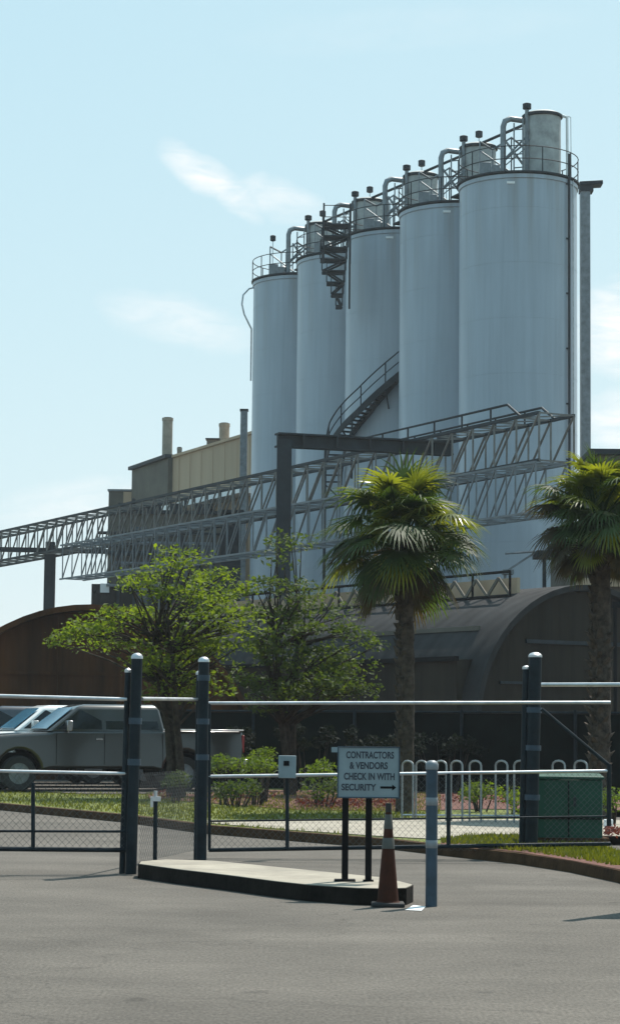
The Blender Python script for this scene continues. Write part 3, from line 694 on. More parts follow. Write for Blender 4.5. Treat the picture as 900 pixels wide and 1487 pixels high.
# grey building at the right edge behind the palm
Yg = 76; a = at(836, 846, Yg); zt = a.z; b = at(1010, 846, Yg)
t = thing('grey_plant_building', ((a.x+b.x)/2, Yg, 0), 'grey plant building with pale ledge and dark band windows behind the right palm', 'building')
zt2 = at(870, 786, Yg).z; ztt = at(900, 656, Yg+3).z
MB().box(((a.x+b.x)/2, Yg+4, zt2/2), (b.x-a.x, 8, zt2)).build('wall', 'greywall', t, smooth=False)
MB().box(((a.x+b.x)/2, Yg-.12, zt), (b.x-a.x, .3, .28)).build('lower_ledge', 'beige', t, smooth=False)
MB().box(((a.x+b.x)/2, Yg-.1, zt2), (b.x-a.x+.1, .3, .3)).build('upper_ledge', 'beige', t, smooth=False)
MB().box(((a.x+b.x)/2+.15, Yg-.02, zt2-.55), (b.x-a.x-.3, .1, .55)).build('band_window', 'wglass', t, smooth=False)
a2 = at(868, 700, Yg+3)
MB().box(((a2.x+b.x)/2, Yg+6, (ztt+zt2)/2), (b.x-a2.x, 4, ztt-zt2-.02)).build('penthouse', 'greywall', t, smooth=False)
MB().box(((a2.x+b.x)/2, Yg+6, ztt+.1), (b.x-a2.x+.4, 4.6, .2)).build('roof', 'dark_steel', t, smooth=False)
for k_ in range(4):
    p = at(884+k_*34, 730, Yg+3); MB().box((p.x, Yg+3.98, p.z), (.55, .1, .9)).build('window', 'wglass', t, smooth=False)
a = at(893, 880, 66); t = thing('drain_pipe', (a.x, 66, 0), 'thin black vertical pipe at the right edge below the pale ledge', 'pipe')
MB().tube([(a.x, 66, 0), (a.x, 66, a.z)], .06, 8).build('pipe', 'black', t)
MB().box((a.x+.05, 66, a.z+.03), (.28, .2, .18)).build('hopper', 'black', t)

# rusty hall at the left
Zq = 62.0; qc = at(128, 1000, Zq); qtop = at(128, 879, Zq).z; rq = 5.0; zq = qtop-rq
qd = Vector((-.22, .975, 0)).normalized(); qs = Vector((qd.y, -qd.x, 0)); q0 = Vector((qc.x, Zq, 0))
t = thing('rusty_hall', q0, 'rust-brown rounded metal hall behind the parked pickups at the left edge', 'hall')
def qp(x, z, l): return q0+qs*x+qd*l+Vector((0, 0, z))
def qarc(r, n=32): return [(-r*math.cos(math.pi*i/n), max(zq+r*math.sin(math.pi*i/n), 0)) for i in range(n+1)]
prof = qarc(rq)+list(reversed(qarc(rq-.16)))
fa = [qp(x, z, -.5) for x, z in prof]; fb = [qp(x, z, 22) for x, z in prof]; nn = len(prof)
MB().add(fa+fb, [(i, (i+1) % nn, nn+(i+1) % nn, nn+i) for i in range(nn)]+[(i, i+1, nn-2-i, nn-1-i) for i in range(nn//2-1)]).build('barrel_roof', 'rust', t)
ep = qarc(rq-.18)
MB().loft([qp(x, z, 0) for x, z in ep], [qp(x, z, .3) for x, z in ep]).build('end_wall', 'rust', t, smooth=False)
for zz in (1.7, 3.1):
    hw = math.sqrt(rq**2-(zz-zq)**2)-.3; MB().beam(qp(-hw, zz, -.03), qp(hw, zz, -.03), .05, .09).build('wall_rail', 'rust', t)
for x in (-2.6, -.9, .9, 2.6):
    MB().beam(qp(x, 0, -.04), qp(x, zq+math.sqrt(rq**2-x*x)-.25, -.04), .06, .09, Vector((0, 1, 0))).build('wall_rib', 'rust', t)
MB().loft([qp(-.8, 0, -.03), qp(.8, 0, -.03), qp(.8, 2.5, -.03), qp(-.8, 2.5, -.03)], [qp(-.8, 0, .05), qp(.8, 0, .05), qp(.8, 2.5, .05), qp(-.8, 2.5, .05)]).build('door', 'darkwall', t, smooth=False)

# ------------------------------------------------------------ dark screened fence behind the beds
Zf = 58
a = at(230, 1036, Zf); b = at(1010, 1040, Zf-8)
t = thing('screen_fence', (a.x, Zf, 0), 'dark green screened fence running behind the shrubs and palms', 'fence')
MB().beam((a.x, Zf, 1.05), (b.x, Zf-8, 1.05), .03, 1.95).build('screen', 'screen', t)
s = MB(); s.tube([(a.x, Zf-.05, 2.06), (b.x, Zf-8.05, 2.06)], .03, 6); s.build('top_rail', 'post', t)
for k_ in range(6):
    p = Vector((a.x, Zf-.07, 0)).lerp(Vector((b.x, Zf-8.07, 0)), k_/5); MB().tube([p, p+Vector((0, 0, 2.12))], .04, 8).build('post', 'post', t)

# ------------------------------------------------------------ foliage
def leafcloud(mb, cen, rad, n, size, rng, flat=.7):
    for _ in range(n):
        while True:
            p = Vector((rng.uniform(-1, 1), rng.uniform(-1, 1), rng.uniform(-1, 1)))
            if .15 < p.length < 1: break
        p = Vector((p.x*rad[0], p.y*rad[1], p.z*rad[2]))+cen
        s = size*rng.choice((.55, .8, 1.0, 1.45))*rng.uniform(.8, 1.2)
        m = Matrix.Rotation(rng.uniform(0, 6.28), 3, 'Z') @ Matrix.Rotation(rng.gauss(0, flat), 3, 'X') @ Matrix.Rotation(rng.gauss(0, flat), 3, 'Y')
        vs = [m @ Vector(q)*s + p for q in ((-.5, 0, -.04), (-.1, -.26, .02), (.5, 0, -.08), (-.1, .26, .02))]
        mb.add(vs, [(0, 1, 2, 3)])
def tree(basepx, Yt, blobs, label, mat_, seed, leaf=.15, dens=1.0, stems=3, extra=None):
    rng = random.Random(seed); base = at(basepx, 1150, Yt); base.z = KH
    t = thing('tree', base, label, 'tree', 'broadleaf trees on the verge')
    tk = MB(); lv = MB(); tips = []
    for bi, (px, py, rx, ry, dn) in enumerate(blobs):
        dy = rng.uniform(-1.2, 1.2); c0 = at(px, py, Yt+dy); s = ppm(Yt)
        subs = max(3, int(rx*ry/110))
        for _ in range(subs):
            o = Vector((rng.uniform(-1, 1)*rx/s, rng.uniform(-1, 1)*.8, rng.uniform(-1, 1)*ry/s)); c1 = c0+o*.75
            r = rng.uniform(.2, .42)
            leafcloud(lv, c1, (r*1.35, r*1.2, r*.62), int(58*dn*dens), leaf, rng)
            tips.append(c1)
    lv.build('crown', mat_, t, smooth=False)
    sp_ = [base+Vector((rng.uniform(-.25, .25), rng.uniform(-.2, .2), 0)) for _ in range(stems)]
    mids = []
    top = at(basepx, 930, Yt)
    for k_, s0 in enumerate(sp_):
        ang = rng.uniform(0, 6.28); m1 = s0.lerp(top, .45)+Vector((math.cos(ang)*.2, .1*math.sin(ang), 0)); m2 = Vector((s0.x, s0.y, top.z))+Vector((math.cos(ang)*.6, math.sin(ang)*.4, rng.uniform(-.3, .2)))
        tk.tube([s0-Vector((0, 0, .1)), s0.lerp(m1, .5)+Vector((.03, 0, 0)), m1, m2], [.11, .09, .075, .045], 7); mids += [(m1, .05), (m2, .035), (m1.lerp(m2, .5), .045)]
    for p in tips:
        m0, rr = min(mids, key=lambda q: (q[0]-p).length+rng.uniform(0, .6)+max(0, q[0].z-p.z+.3)*2)
        md = m0.lerp(p, .5)+Vector((rng.uniform(-.1, .1), rng.uniform(-.1, .1), rng.uniform(0, .12)))
        tk.tube([m0, md, p], [rr*.7, .02, .008], 5)
    tk.build('trunk', 'bark', t)
tree(262, 47, [(255, 812, 45, 20, .9), (205, 838, 35, 18, .7), (300, 838, 38, 20, .9), (345, 855, 30, 18, .8), (250, 858, 50, 20, 1), (190, 885, 45, 16, 1),
               (122, 918, 48, 16, 1.3), (100, 930, 22, 10, 1.2), (160, 905, 50, 14, 1), (230, 905, 50, 25, .9), (300, 890, 50, 25, .9), (355, 905, 25, 22, .7), (335, 870, 30, 20, .8),
               (270, 950, 60, 28, .9), (210, 950, 35, 22, .7), (330, 950, 35, 25, .6), (255, 1000, 60, 24, .8), (310, 992, 35, 20, .7), (225, 975, 40, 22, .7), (290, 925, 50, 25, .8), (180, 940, 35, 16, .6)],
     'bright green spreading leafy tree just behind the two left gate posts', 'leaf', 3, .105, 1.05)
tree(425, 50, [(405, 800, 22, 22, .55), (430, 790, 12, 16, .5), (385, 840, 25, 18, .7), (420, 860, 40, 20, .8), (470, 880, 30, 18, .7), (500, 905, 35, 18, .8), (440, 905, 45, 22, .9),
               (390, 880, 28, 22, .8), (530, 930, 28, 16, .7), (460, 945, 50, 25, .9), (400, 960, 35, 30, .8), (510, 965, 40, 18, .8), (440, 995, 60, 22, .9), (410, 1000, 55, 22, .8), (480, 985, 50, 22, .8), (400, 925, 40, 25, .8), (450, 970, 60, 25, .8), (520, 1000, 35, 14, .7), (350, 985, 25, 20, .5), (380, 1010, 30, 25, .6)],
     'darker leafy tree between the left broadleaf tree and the middle palm', 'leafd', 9, .105, 1.3)

def palm(px_tr, ytop, Yt, lean, label, seed, R0, skirt=False, trunkr=.135, nleaf=84):
    rng = random.Random(seed); base = at(px_tr, 1140, Yt); base.z = KH
    t = thing('palm_tree', base, label, 'palm tree', 'fan palms on the verge')
    top = at(px_tr+lean, ytop, Yt)
    tk = MB(); pts = []; rr = []; steps = 60
    for i in range(steps+1):
        f = i/steps; p = base.lerp(top, f)+Vector((math.sin(f*3)*.05, 0, 0)); pts.append(p); rr.append(trunkr*(1.15-.15*f)*(1+.05*math.sin(f*70)+rng.uniform(-.03, .03)))
    tk.tube(pts, rr, 16); tk.build('trunk', 'palmbark', t)
    bt = MB(); rows = int((top.z-base.z)/.16)
    for i in range(rows):
        z = i/rows
        if not (z > .12): continue
        p = base.lerp(top, z)
        for j in range(6):
            a = j*math.pi/3+(i % 2)*math.pi/6+rng.uniform(-.1, .1); rad = trunkr*1.02
            d = Vector((math.cos(a), math.sin(a), 0)); s0 = p+d*rad*.9
            ln = rng.uniform(.10, .2); ol = rng.uniform(.03, .09)*(1.6 if skirt and z < .6 else 1)
            wd_ = Vector((-d.y, d.x, 0))*.06
            bt.add([s0-wd_, s0+wd_, s0+wd_*.5+d*ol+Vector((0, 0, ln)), s0-wd_*.5+d*ol+Vector((0, 0, ln)), s0-wd_+Vector((0, 0, .1))-d*.03, s0+wd_+Vector((0, 0, .1))-d*.03],
                   [(0, 1, 2, 3), (5, 4, 3, 2), (0, 3, 4), (1, 5, 2)])
    bt.build('boots', 'palmbark', t, smooth=False)
    st_ = MB()
    heart = top+Vector((0, 0, .05))
    for i in range(nleaf):
        f = i/(nleaf-1)
        el = R(86-116*f**.95)+rng.gauss(0, .16); az = i*2.39996+rng.uniform(-.25, .25)
        d0 = Vector((math.cos(az)*math.cos(el), math.sin(az)*math.cos(el), math.sin(el)))
        RL = R0*(.74+.26*math.cos(el))*(1 if el > -.1 else .82); plen = RL*rng.uniform(.30, .72); p0 = heart+d0*.08-Vector((0, 0, .35*f))
        p1 = p0+d0*plen*.6; d1 = (d0+Vector((0, 0, -.22-.25*f))).normalized(); p2 = p1+d1*plen*.4
        side = d1.cross(Vector((0, 0, 1)))
        if side.length < .1: side = Vector((1, 0, 0))
        side.normalize(); side = (side+Vector((0, 0, rng.uniform(-.4, .4)))).normalized(); nrm_ = side.cross(d1).normalized()
        isdry = f > .92 or (f > .5 and rng.random() < (.35 if skirt else .2)); tgt = MB()
        nb = 30; ll = RL*rng.uniform(.44, .58)
        for b_ in range(nb):
            th = R(-118+236*b_/(nb-1)); u = b_/(nb-1)*2-1
            d = (d1*math.cos(th)+side*math.sin(th)+nrm_*(.28*abs(u)-.1)).normalized()
            ln = ll*(1-.28*abs(u))*rng.uniform(.88, 1.08); wd0 = .023
            cr_ = d.cross(nrm_); cr_.normalize()
            q = p2+d1*(-.02); prev = None; dd = d.copy(); vs = []
            segs = ((.0, .35), (.35, 1.0), (.7, .7), (1.0, .05))
            lastf = 0; pos = q.copy()
            for fx, wx in segs:
                dd = (dd+Vector((0, 0, -1))*(fx-lastf)*(.3+1.0*fx*rng.uniform(.5, 1.5))).normalized() if fx > 0 else dd
                pos = pos+dd*ln*(fx-lastf); lastf = fx
                vs += [pos-cr_*wd0*wx, pos+cr_*wd0*wx]
            tgt.add(vs, [(0, 1, 3, 2), (2, 3, 5, 4), (4, 5, 7, 6)])
        sk = MB().tube([p0, p1, p2], [.028, .02, .014], 5)
        fo = tgt.build('dry_frond' if isdry else 'frond', 'frond_dry' if isdry else ('frond' if rng.random() < .72 else 'frond_y'), t, smooth=False)
        sk.build('stalk', 'frond', fo)
palm(587, 782, 40, -2, 'full headed fan palm in the middle of the verge with a bare brown trunk', 5, 1.8)
palm(868, 752, 38, 2, 'fan palm at the right edge with a thick boot-covered trunk', 12, 1.42, True, .155)

def shrub(px, py, Yt, wpx, hpx, label, m='shrub', seed=1, dens=1.0, cat='shrub', name='shrub', leaf=.07, group='clipped shrubs in the flower bed'):
    rng = random.Random(seed); s = ppm(Yt); c0 = at(px, py, Yt); base = Vector((c0.x, Yt, KH))
    t = thing(name, base, label, cat, group)
    lv = MB(); tk = MB()
    n_ = max(5, int(wpx/7))
    for _ in range(n_):
        c1 = c0+Vector((rng.uniform(-1, 1)*(wpx/2)/s*.8, rng.uniform(-.35, .35), rng.uniform(-1, 1)*hpx/2/s*.6))
        leafcloud(lv, c1, (.22, .22, .17), int(75*dens), leaf, rng, .9)
        b0 = base+Vector(((c1.x-base.x)*.5, 0, 0)); tk.tube([b0, b0.lerp(c1, .6)+Vector((.03, 0, 0)), c1], [.018, .012, .006], 5)
    lv.build('foliage', m, t, smooth=False); tk.build('stems', 'bark', t)
shrub(328, 1112, 43, 50, 22, 'bright lime shrub just right of the second gate post', seed=1)
shrub(372, 1110, 43, 52, 26, 'bright lime shrub left of the grey lock box', seed=2)
shrub(383, 1096, 45, 26, 14, 'small pale flowering shrub top behind the lock box', seed=8)
shrub(466, 1118, 43, 46, 22, 'bright lime shrub between the lock box and the sign', seed=3)
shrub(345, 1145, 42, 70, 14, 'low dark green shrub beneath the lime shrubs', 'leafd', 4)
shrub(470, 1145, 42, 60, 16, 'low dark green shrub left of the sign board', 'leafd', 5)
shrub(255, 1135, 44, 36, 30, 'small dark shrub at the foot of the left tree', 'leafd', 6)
shrub(700, 1150, 41, 60, 22, 'yellow-green shrub seen through the white hoops', 'leaf', 7)
shrub(742, 1160, 40, 26, 36, 'slim yellow-green shrub left of the right gate post', 'leaf', 10)
shrub(893, 1163, 36, 26, 20, 'lime shrub at the right edge beside the green cabinet', seed=11)
for k_, (px, wpx, py, hpx) in enumerate(((330, 90, 1075, 40), (445, 90, 1072, 50), (540, 80, 1080, 55), (640, 110, 1085, 45), (735, 90, 1080, 50), (835, 100, 1078, 50), (900, 60, 1070, 60))):
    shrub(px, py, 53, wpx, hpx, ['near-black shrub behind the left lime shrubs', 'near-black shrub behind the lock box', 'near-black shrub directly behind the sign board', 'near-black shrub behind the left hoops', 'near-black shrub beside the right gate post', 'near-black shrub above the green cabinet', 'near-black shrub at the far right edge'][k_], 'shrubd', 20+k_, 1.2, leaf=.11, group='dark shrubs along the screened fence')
# flowers and grass: uncountable
fl = MB(); rng = random.Random(4)
for x0, x1, yb, n_ in ((430, 600, 1172, 900), (310, 400, 1160, 130), (640, 770, 1166, 350), (225, 250, 1160, 60), (880, 900, 1215, 120)):
    for _ in range(n_):
        p = lev(rng.uniform(x0, x1), yb+rng.uniform(-6, 4), KH); leafcloud(fl, p+Vector((0, 0, .08)), (.05, .05, .06), 2, .05, rng, 1)
tag(fl.build('flowers', 'flower', smooth=False), 'low red bedding flowers between the grass strip and the shrubs', 'flowers', kind='stuff')
gr = MB()
def inverge(p):
    for a_, b_ in zip(inner, inner[1:]):
        if a_.x <= p.x <= b_.x:
            return p.y > a_.y+(b_.y-a_.y)*(p.x-a_.x)/(b_.x-a_.x)+.05
    return False
pathq = [(lev(x, y, KH), lev(x, y2, KH)) for x, y, y2 in ((296, 1195, 1191), (430, 1206, 1192), (560, 1215, 1191), (640, 1219, 1190), (700, 1212, 1190), (770, 1212, 1190), (960, 1216, 1192))]
def onpath(p):
    u = p.x/p.y
    for (a_, a2), (b_, b2) in zip(pathq, pathq[1:]):
        ua, ub = a_.x/a_.y, b_.x/b_.y
        if ua <= u <= ub:
            f = (u-ua)/(ub-ua); return a_.y+(b_.y-a_.y)*f-.1 < p.y < a2.y+(b2.y-a2.y)*f+.1
    return False
for _ in range(26000):
    if rng.random() < .35: p = lev(rng.uniform(640, 910), rng.uniform(1214, 1258), KH)
    else: p = lev(rng.uniform(-5, 640), rng.uniform(1152, 1212), KH)
    if not inverge(p) or onpath(p): continue
    hp = rng.uniform(.03, .075); a_ = rng.uniform(0, 3.14); d = Vector((math.cos(a_), math.sin(a_), 0))*.012; ln_ = Vector((rng.uniform(-.03, .03), rng.uniform(-.03, .03), hp))
    # keep the path and beds clear
    v = None
    gr.add([p-d, p+d, p+ln_], [(0, 1, 2)])
M['grass'] = leafmat('grass_blades', (.105, .115, .008), (.045, .06, .008), 4, .35, .95)
# ------------------------------------------------------------ gates and posts
def post(name, px, py, pxt, pyt, Y, r, label, bands=(.35, .75), twin=None, group='tall gate posts'):
    a = at(px, py, Y); b = at(pxt, pyt, Y); a.z = max(0, a.z if a.z < .2 else 0)
    t = thing(name, a, label, 'gate post', group)
    MB().tube([a, b], r, 16).build('shaft', 'post', t)
    d = (b-a).normalized()
    MB().lathe(b, [(r*1.06, -.015), (r*1.06, .01), (r*.8, .035), (r*.3, .05)], 16).build('cap', 'galv', t)
    for f in bands:
        p = a.lerp(b, f); MB().tube([p, p+d*.07], r*1.18, 16).build('hinge_band', 'bollard', t)
    if twin:
        o = Vector((twin, .05, 0)); MB().tube([a+o, a.lerp(b, .93)+o], r*.55, 10).build('side_pipe', 'post', t)
        MB().lathe(a.lerp(b, .93)+o, [(r*.6, 0), (r*.6, .03), (r*.2, .05)], 10).build('side_cap', 'galv', t)
    return t
Y1 = lev(190, 1270).y; Y2 = lev(291, 1250, .15*0).y; Y3 = lev(771, 1229, KH).y
post('gate_post', 190, 1270, 199, 955, Y1, .062, 'dark steel post at the left end of the concrete island, hinging the left gate', (.5, .69), -.10)
post('gate_post', 292, 1250, 296, 960, Y2, .066, 'dark post standing second from the left between the island and the sliding gate', (.5, .68, .9), -.06)
post('gate_post', 771, 1229, 777, 953, Y3, .085, 'dark post right of the sign board next to the green cabinet', (.5, .7, .24), -.11)

def chain(p0, p1, z0, z1, sp=.055, wr=.0013):
    """chain link infill between two ground points"""
    mb = MB(); p0 = Vector(p0); p1 = Vector(p1); d = p1-p0; ln = d.length; d.normalize(); h = z1-z0
    step = sp*math.sqrt(2); s = -h
    nrm_ = Vector((-d.y, d.x, 0)).normalized()
    while s < ln:
        for dirn in (1, -1):
            # line u = s + t, w = t (or h-t), t 0..h
            t0 = max(0, -s); t1 = min(h, ln-s)
            if t1-t0 > .02:
                f = (lambda t: p0+d*(s+t)+Vector((0, 0, z0+(t if dirn > 0 else h-t)-p0.z))+nrm_*.003*dirn)
                mb.beam(f(t0), f(t1), wr*2, wr*2)
        s += step
    return mb
def gate(name, pa, pb, label, rails, vpx, Y, mesh_rng, m='galv', brace=None, twin=False, skip=True):
    """pa, pb: px of ends; rails: list of ((py at a),(py at b),radius,mat)"""
    a = at(pa, 1230, Y[0]); b = at(pb, 1230, Y[1])
    t = thing(name, (a.x, a.y, 0), label, 'gate', 'chain link gates')
    for ya, yb, r, mm, nm in rails:
        p = at(pa, ya, Y[0]); q = at(pb, yb, Y[1]); MB().tube([p, q], r, 8).build(nm, mm, t)
    for px, y0, y1, r in vpx:
        f = (px-pa)/(pb-pa); YY = Y[0]+(Y[1]-Y[0])*f
        MB().tube([at(px, y0, YY), at(px, y1, YY)], r, 8).build('upright', 'post', t)
    for (x0, x1, yt, yb) in mesh_rng:
        f0 = (x0-pa)/(pb-pa); f1 = (x1-pa)/(pb-pa)
        p = at(x0, yt, Y[0]+(Y[1]-Y[0])*f0); q = at(x1, yt, Y[0]+(Y[1]-Y[0])*f1); zb_ = at(x0, yb, Y[0]+(Y[1]-Y[0])*f0).z
        zt_ = p.z; p.z = 0; q.z = 0
        chain(p, q, zb_, zt_).build('mesh', 'galvmesh', t, smooth=False)
    return t
M['galvmesh'] = mat('mesh_wire', (.07, .075, .08), .7, .0, var=.1)
GY = 27.6
Yl = Y1+.02
gate('swing_gate', -150, 184, 'open left chain link gate with a bright top rail in front of the parked pickup',
     [(1007, 1016, .021, 'galv', 'top_rail'), (1117, 1124, .018, 'galv', 'mid_rail'), (1207, 1208, .014, 'post', 'low_rail'), (1232, 1235, .026, 'post', 'bottom_rail')],
     [(48, 1137, 1234, .022), (-80, 1012, 1233, .022), (183, 1018, 1235, .02)], (Yl-.6, Yl), [(-150, 183, 1120, 1233)])
t = gate('sliding_gate', 303, 886, 'long sliding chain link gate behind the sign board with a diagonal brace at its tail',
     [(1021.5, 1020.5, .021, 'galv', 'top_rail'), (1128, 1120, .02, 'galv', 'mid_rail'), (1193, 1186, .012, 'post', 'low_rail'), (1235, 1226, .026, 'post', 'bottom_rail')],
     [(417, 1127, 1234, .024), (651, 1124, 1230, .026), (304, 1021, 1235, .02), (884, 1110, 1200, .03)], (GY, GY+.5), [(305, 755, 1126, 1234), (790, 884, 1121, 1228)])
MB().tube([at(786, 1030, GY+.42), at(884, 1112, GY+.5)], .025, 8).build('brace', 'post', t)
p = at(417, 1114, GY+.02); lb = MB().box((p.x, p.y-.04, p.z), (.22, .06, .28)).build('lock_box', 'signw', t, bevel=.008)
MB().box((p.x-.01, p.y-.075, p.z+.045), (.07, .012, .06)).build('lock_face', 'black', lb)
# fixed rail between the first posts, with short latch post
a = at(206, 1015, Y1+.1); b = at(287, 1016, Y2)
t = thing('fence_panel', (a.x, a.y, 0), 'narrow chain link fence panel between the two left gate posts', 'fence')
MB().tube([a, b], .02, 8).build('top_rail', 'galv', t)
p = Vector((a.x, a.y, 0)); q = Vector((b.x, b.y, 0)); chain(p, q, .12, 1.1).build('mesh', 'galvmesh', t, smooth=False)
Yq = 24.6
a = at(225, 1250, Yq); a.z = .15; b = at(226, 1158, Yq)
t = thing('latch_post', a, 'short thin dark post with a clamp on top, on the left part of the island', 'post')
MB().tube([a, b], .024, 10).build('shaft', 'post', t)
s = MB(); s.box(b+Vector((0, 0, -.02)), (.11, .06, .05)); s.box(b+Vector((-.04, 0, -.07)), (.03, .05, .08)); s.tube([b, b+Vector((0, 0, .07))], .02, 8); s.build('clamp', 'galv', t)
# fence beyond the right post
Yr = 31; t = thing('side_fence', at(786, 1228, Yr), 'grey chain link fence with a pale top rail leaving the right gate post', 'fence')
MB().tube([at(786, 994.5, Yr), at(1000, 994, Yr-1)], .028, 8).build('top_rail', 'galv', t)
MB().tube([at(990, 1240, Yr-1), at(990, 985, Yr-1)], .035, 10).build('post', 'post', t)
# unseen post with panel, added to cast the shadow across the drive
a = lev(944, 1322); t = thing('shadow_post', a, 'unseen dark post added outside the right edge to cast a shadow on the drive', 'post')
MB().tube([a, a+Vector((0, 0, 2.7))], .06, 14).build('shaft', 'post', t)
MB().box(a+Vector((.5, 0, 1.6)), (1.0, .05, 1.2)).build('panel', 'post', t)

# ------------------------------------------------------------ hoops
t = thing('hoop_rack', at(700, 1190, 36)*1.0, 'row of pale grey metal hoops standing on the path behind the sliding gate', 'hoop rack')
for k_, px in enumerate((592, 612, 640, 663, 690, 728, 755, 811, 843)):
    Yh = 37-.2*k_; c0 = at(px, 1112, Yh); r = .085; base = KH
    pts = [Vector((c0.x-r, Yh+.12, base)), Vector((c0.x-r, Yh+.12, c0.z-.02))]
    for j in range(7):
        aa = math.pi*(1-j/6); pts.append(Vector((c0.x+r*math.cos(aa), Yh+.12*math.cos(aa)*-1, c0.z+r*math.sin(aa)*.9)))
    pts += [Vector((c0.x+r, Yh-.12, base))]
    MB().tube(pts, .017, 8).build('hoop', 'hoop_steel', t)
MB().tube([at(585, 1184, 37), at(850, 1186, 35.4)], .018, 6).build('ground_rail', 'galv', t)

# green cabinet
Yc = lev(828, 1226, KH).y; a = at(780, 1226, Yc); b = at(875, 1226, Yc); top = at(828, 1124, Yc)
t = thing('utility_cabinet', ((a.x+b.x)/2, Yc, KH), 'dark green metal utility cabinet with sloping lid on the grass beside the right post', 'utility cabinet')
cx = (a.x+b.x)/2; wd = b.x-a.x; hh = top.z-KH
MB().box((cx, Yc+.4, KH+hh*.46), (wd, .8, hh*.92)).build('body', 'green', t, bevel=.02)
s = MB(); s.add([(cx-wd/2-.02, Yc-.03, KH+hh*.92), (cx+wd/2+.02, Yc-.03, KH+hh*.92), (cx+wd/2+.02, Yc+.83, KH+hh*.92), (cx-wd/2-.02, Yc+.83, KH+hh*.92),
                 (cx-wd/2-.02, Yc-.03, KH+hh*.96), (cx+wd/2+.02, Yc-.03, KH+hh*.96), (cx+wd/2+.02, Yc+.83, KH+hh*1.04), (cx-wd/2-.02, Yc+.83, KH+hh*1.04)],
                [(3, 2, 1, 0), (4, 5, 6, 7), (0, 1, 5, 4), (1, 2, 6, 5), (2, 3, 7, 6), (3, 0, 4, 7)]); s.build('lid', 'green', t, bevel=.01)
MB().box((cx, Yc+.42, KH+.03), (wd+.16, .95, .1)).build('plinth', 'kerb', t)
s = MB(); s.box((cx-.02, Yc-.012, KH+hh*.5), (.012, .02, hh*.8)); s.box((cx, Yc-.012, KH+hh*.36), (wd*.96, .02, .02)); s.build('door_seam', 'black', t)
MB().box((cx+.06, Yc-.03, KH+hh*.6), (.03, .03, .12)).build('handle', 'dark_steel', t)
# meter and marker at right
a = at(883, 1196, 35); t = thing('meter_box', (a.x, 35, KH), 'small white meter box on a stub behind the green cabinet', 'meter box')
MB().box((a.x, 35, a.z), (.14, .1, .12)).build('box', 'white', t, bevel=.01); MB().tube([(a.x, 35, KH), (a.x, 35, a.z-.06)], .025, 8).build('stub', 'white', t)
MB().box((a.x, 35, a.z-.12), (.18, .12, .03)).build('shelf', 'white', t)
a = at(877, 1085, 45); t = thing('blue_marker', (a.x, 45, KH), 'slim blue marker post beyond the gate tail', 'marker')
MB().tube([(a.x, 45, KH), (a.x, 45, a.z-.1)], .02, 8).build('stake', 'post', t); MB().box((a.x, 45, a.z), (.07, .05, .3)).build('blade', 'blue', t, bevel=.01)

# ------------------------------------------------------------ sign
Ys = lev(500, 1281, IH).y
p1 = at(500.5, 1281, Ys); p2 = at(536, 1286, Ys-.35)
t = thing('notice_sign', (p1.x, Ys, IH), 'pale notice board for contractors and vendors on two black posts on the island', 'sign')
for p, nm in ((p1, 'post'), (p2, 'post')):
    MB().box((p.x, Ys, (at(500, 1150, Ys).z+IH)/2), (.062, .062, at(500, 1150, Ys).z-IH)).build(nm, 'black', t, bevel=.006)
MB().box((p1.x, Ys, IH+.012), (.2, .2, .02)).build('foot_plate', 'black', t)
MB().box((p2.x, Ys, IH+.01), (.1, .1, .02)).build('foot_plate', 'black', t)
tl = at(490, 1084, Ys-.06); br = at(580, 1160, Ys-.06)
W_, H_ = br.x-tl.x, tl.z-br.z; cxs, czs = (tl.x+br.x)/2, (tl.z+br.z)/2
bd = MB().box((cxs, Ys-.06, czs), (W_, .03, H_)).build('board', 'signw', t, bevel=.004)
fm = MB(); e = .012
for sx_ in (-1, 1): fm.box((cxs+sx_*(W_/2-e/2), Ys-.078, czs), (e, .012, H_))
for sz_ in (-1, 1): fm.box((cxs, Ys-.078, czs+sz_*(H_/2-e/2)), (W_-2*e, .012, e))
fm.build('frame', 'dark_frame' if 'dark_frame' in M else 'bollard', bd)
bk = at(487, 1089, Ys+.1); MB().box((bk.x+.02, Ys+.02, bk.z), (.12, .02, .05)).build('bracket', 'signw', t)
def text(body, cx_, cz_, wmax, hgt):
    cu_ = bpy.data.curves.new('t', 'FONT'); cu_.body = body; cu_.align_x = 'CENTER'; cu_.size = 1; cu_.extrude = .004; cu_.offset = .03
    o = bpy.data.objects.new('t', cu_); col.objects.link(o); bpy.context.view_layer.update()
    dg = bpy.context.evaluated_depsgraph_get(); me = bpy.data.meshes.new_from_object(o.evaluated_get(dg))
    bpy.data.objects.remove(o); bpy.data.curves.remove(cu_)
    xs = [v.co.x for v in me.vertices]; ys = [v.co.y for v in me.vertices]; x0, x1, y0, y1 = min(xs), max(xs), min(ys), max(ys)
    fx = wmax/(x1-x0); fy = hgt/(y1-y0)
    for v in me.vertices:
        x, y, z = v.co; v.co = Vector((cx_+(x-(x0+x1)/2)*fx, Ys-.0765-(.0015 if z > 0 else 0), cz_+(y-(y0+y1)/2)*fy))-ORG[t.name]
    me.name = 'lettering'; me.materials.clear(); me.materials.append(M['ink'])
    o = bpy.data.objects.new('lettering', me); col.objects.link(o); o.parent = bd; return o
sx_ = W_/90.0; sz_ = H_/76.0
def tp(px, py): return cxs+(px-535)*sx_, czs-(py-1122)*sz_
text('CONTRACTORS', *tp(537, 1096.5), 69*sx_, 10.5*sz_)
text('& VENDORS', *tp(535, 1112), 55*sx_, 10.5*sz_)
text('CHECK IN WITH', *tp(536, 1128), 73*sx_, 10.5*sz_)
text('SECURITY', *tp(521, 1144), 50*sx_, 10*sz_)
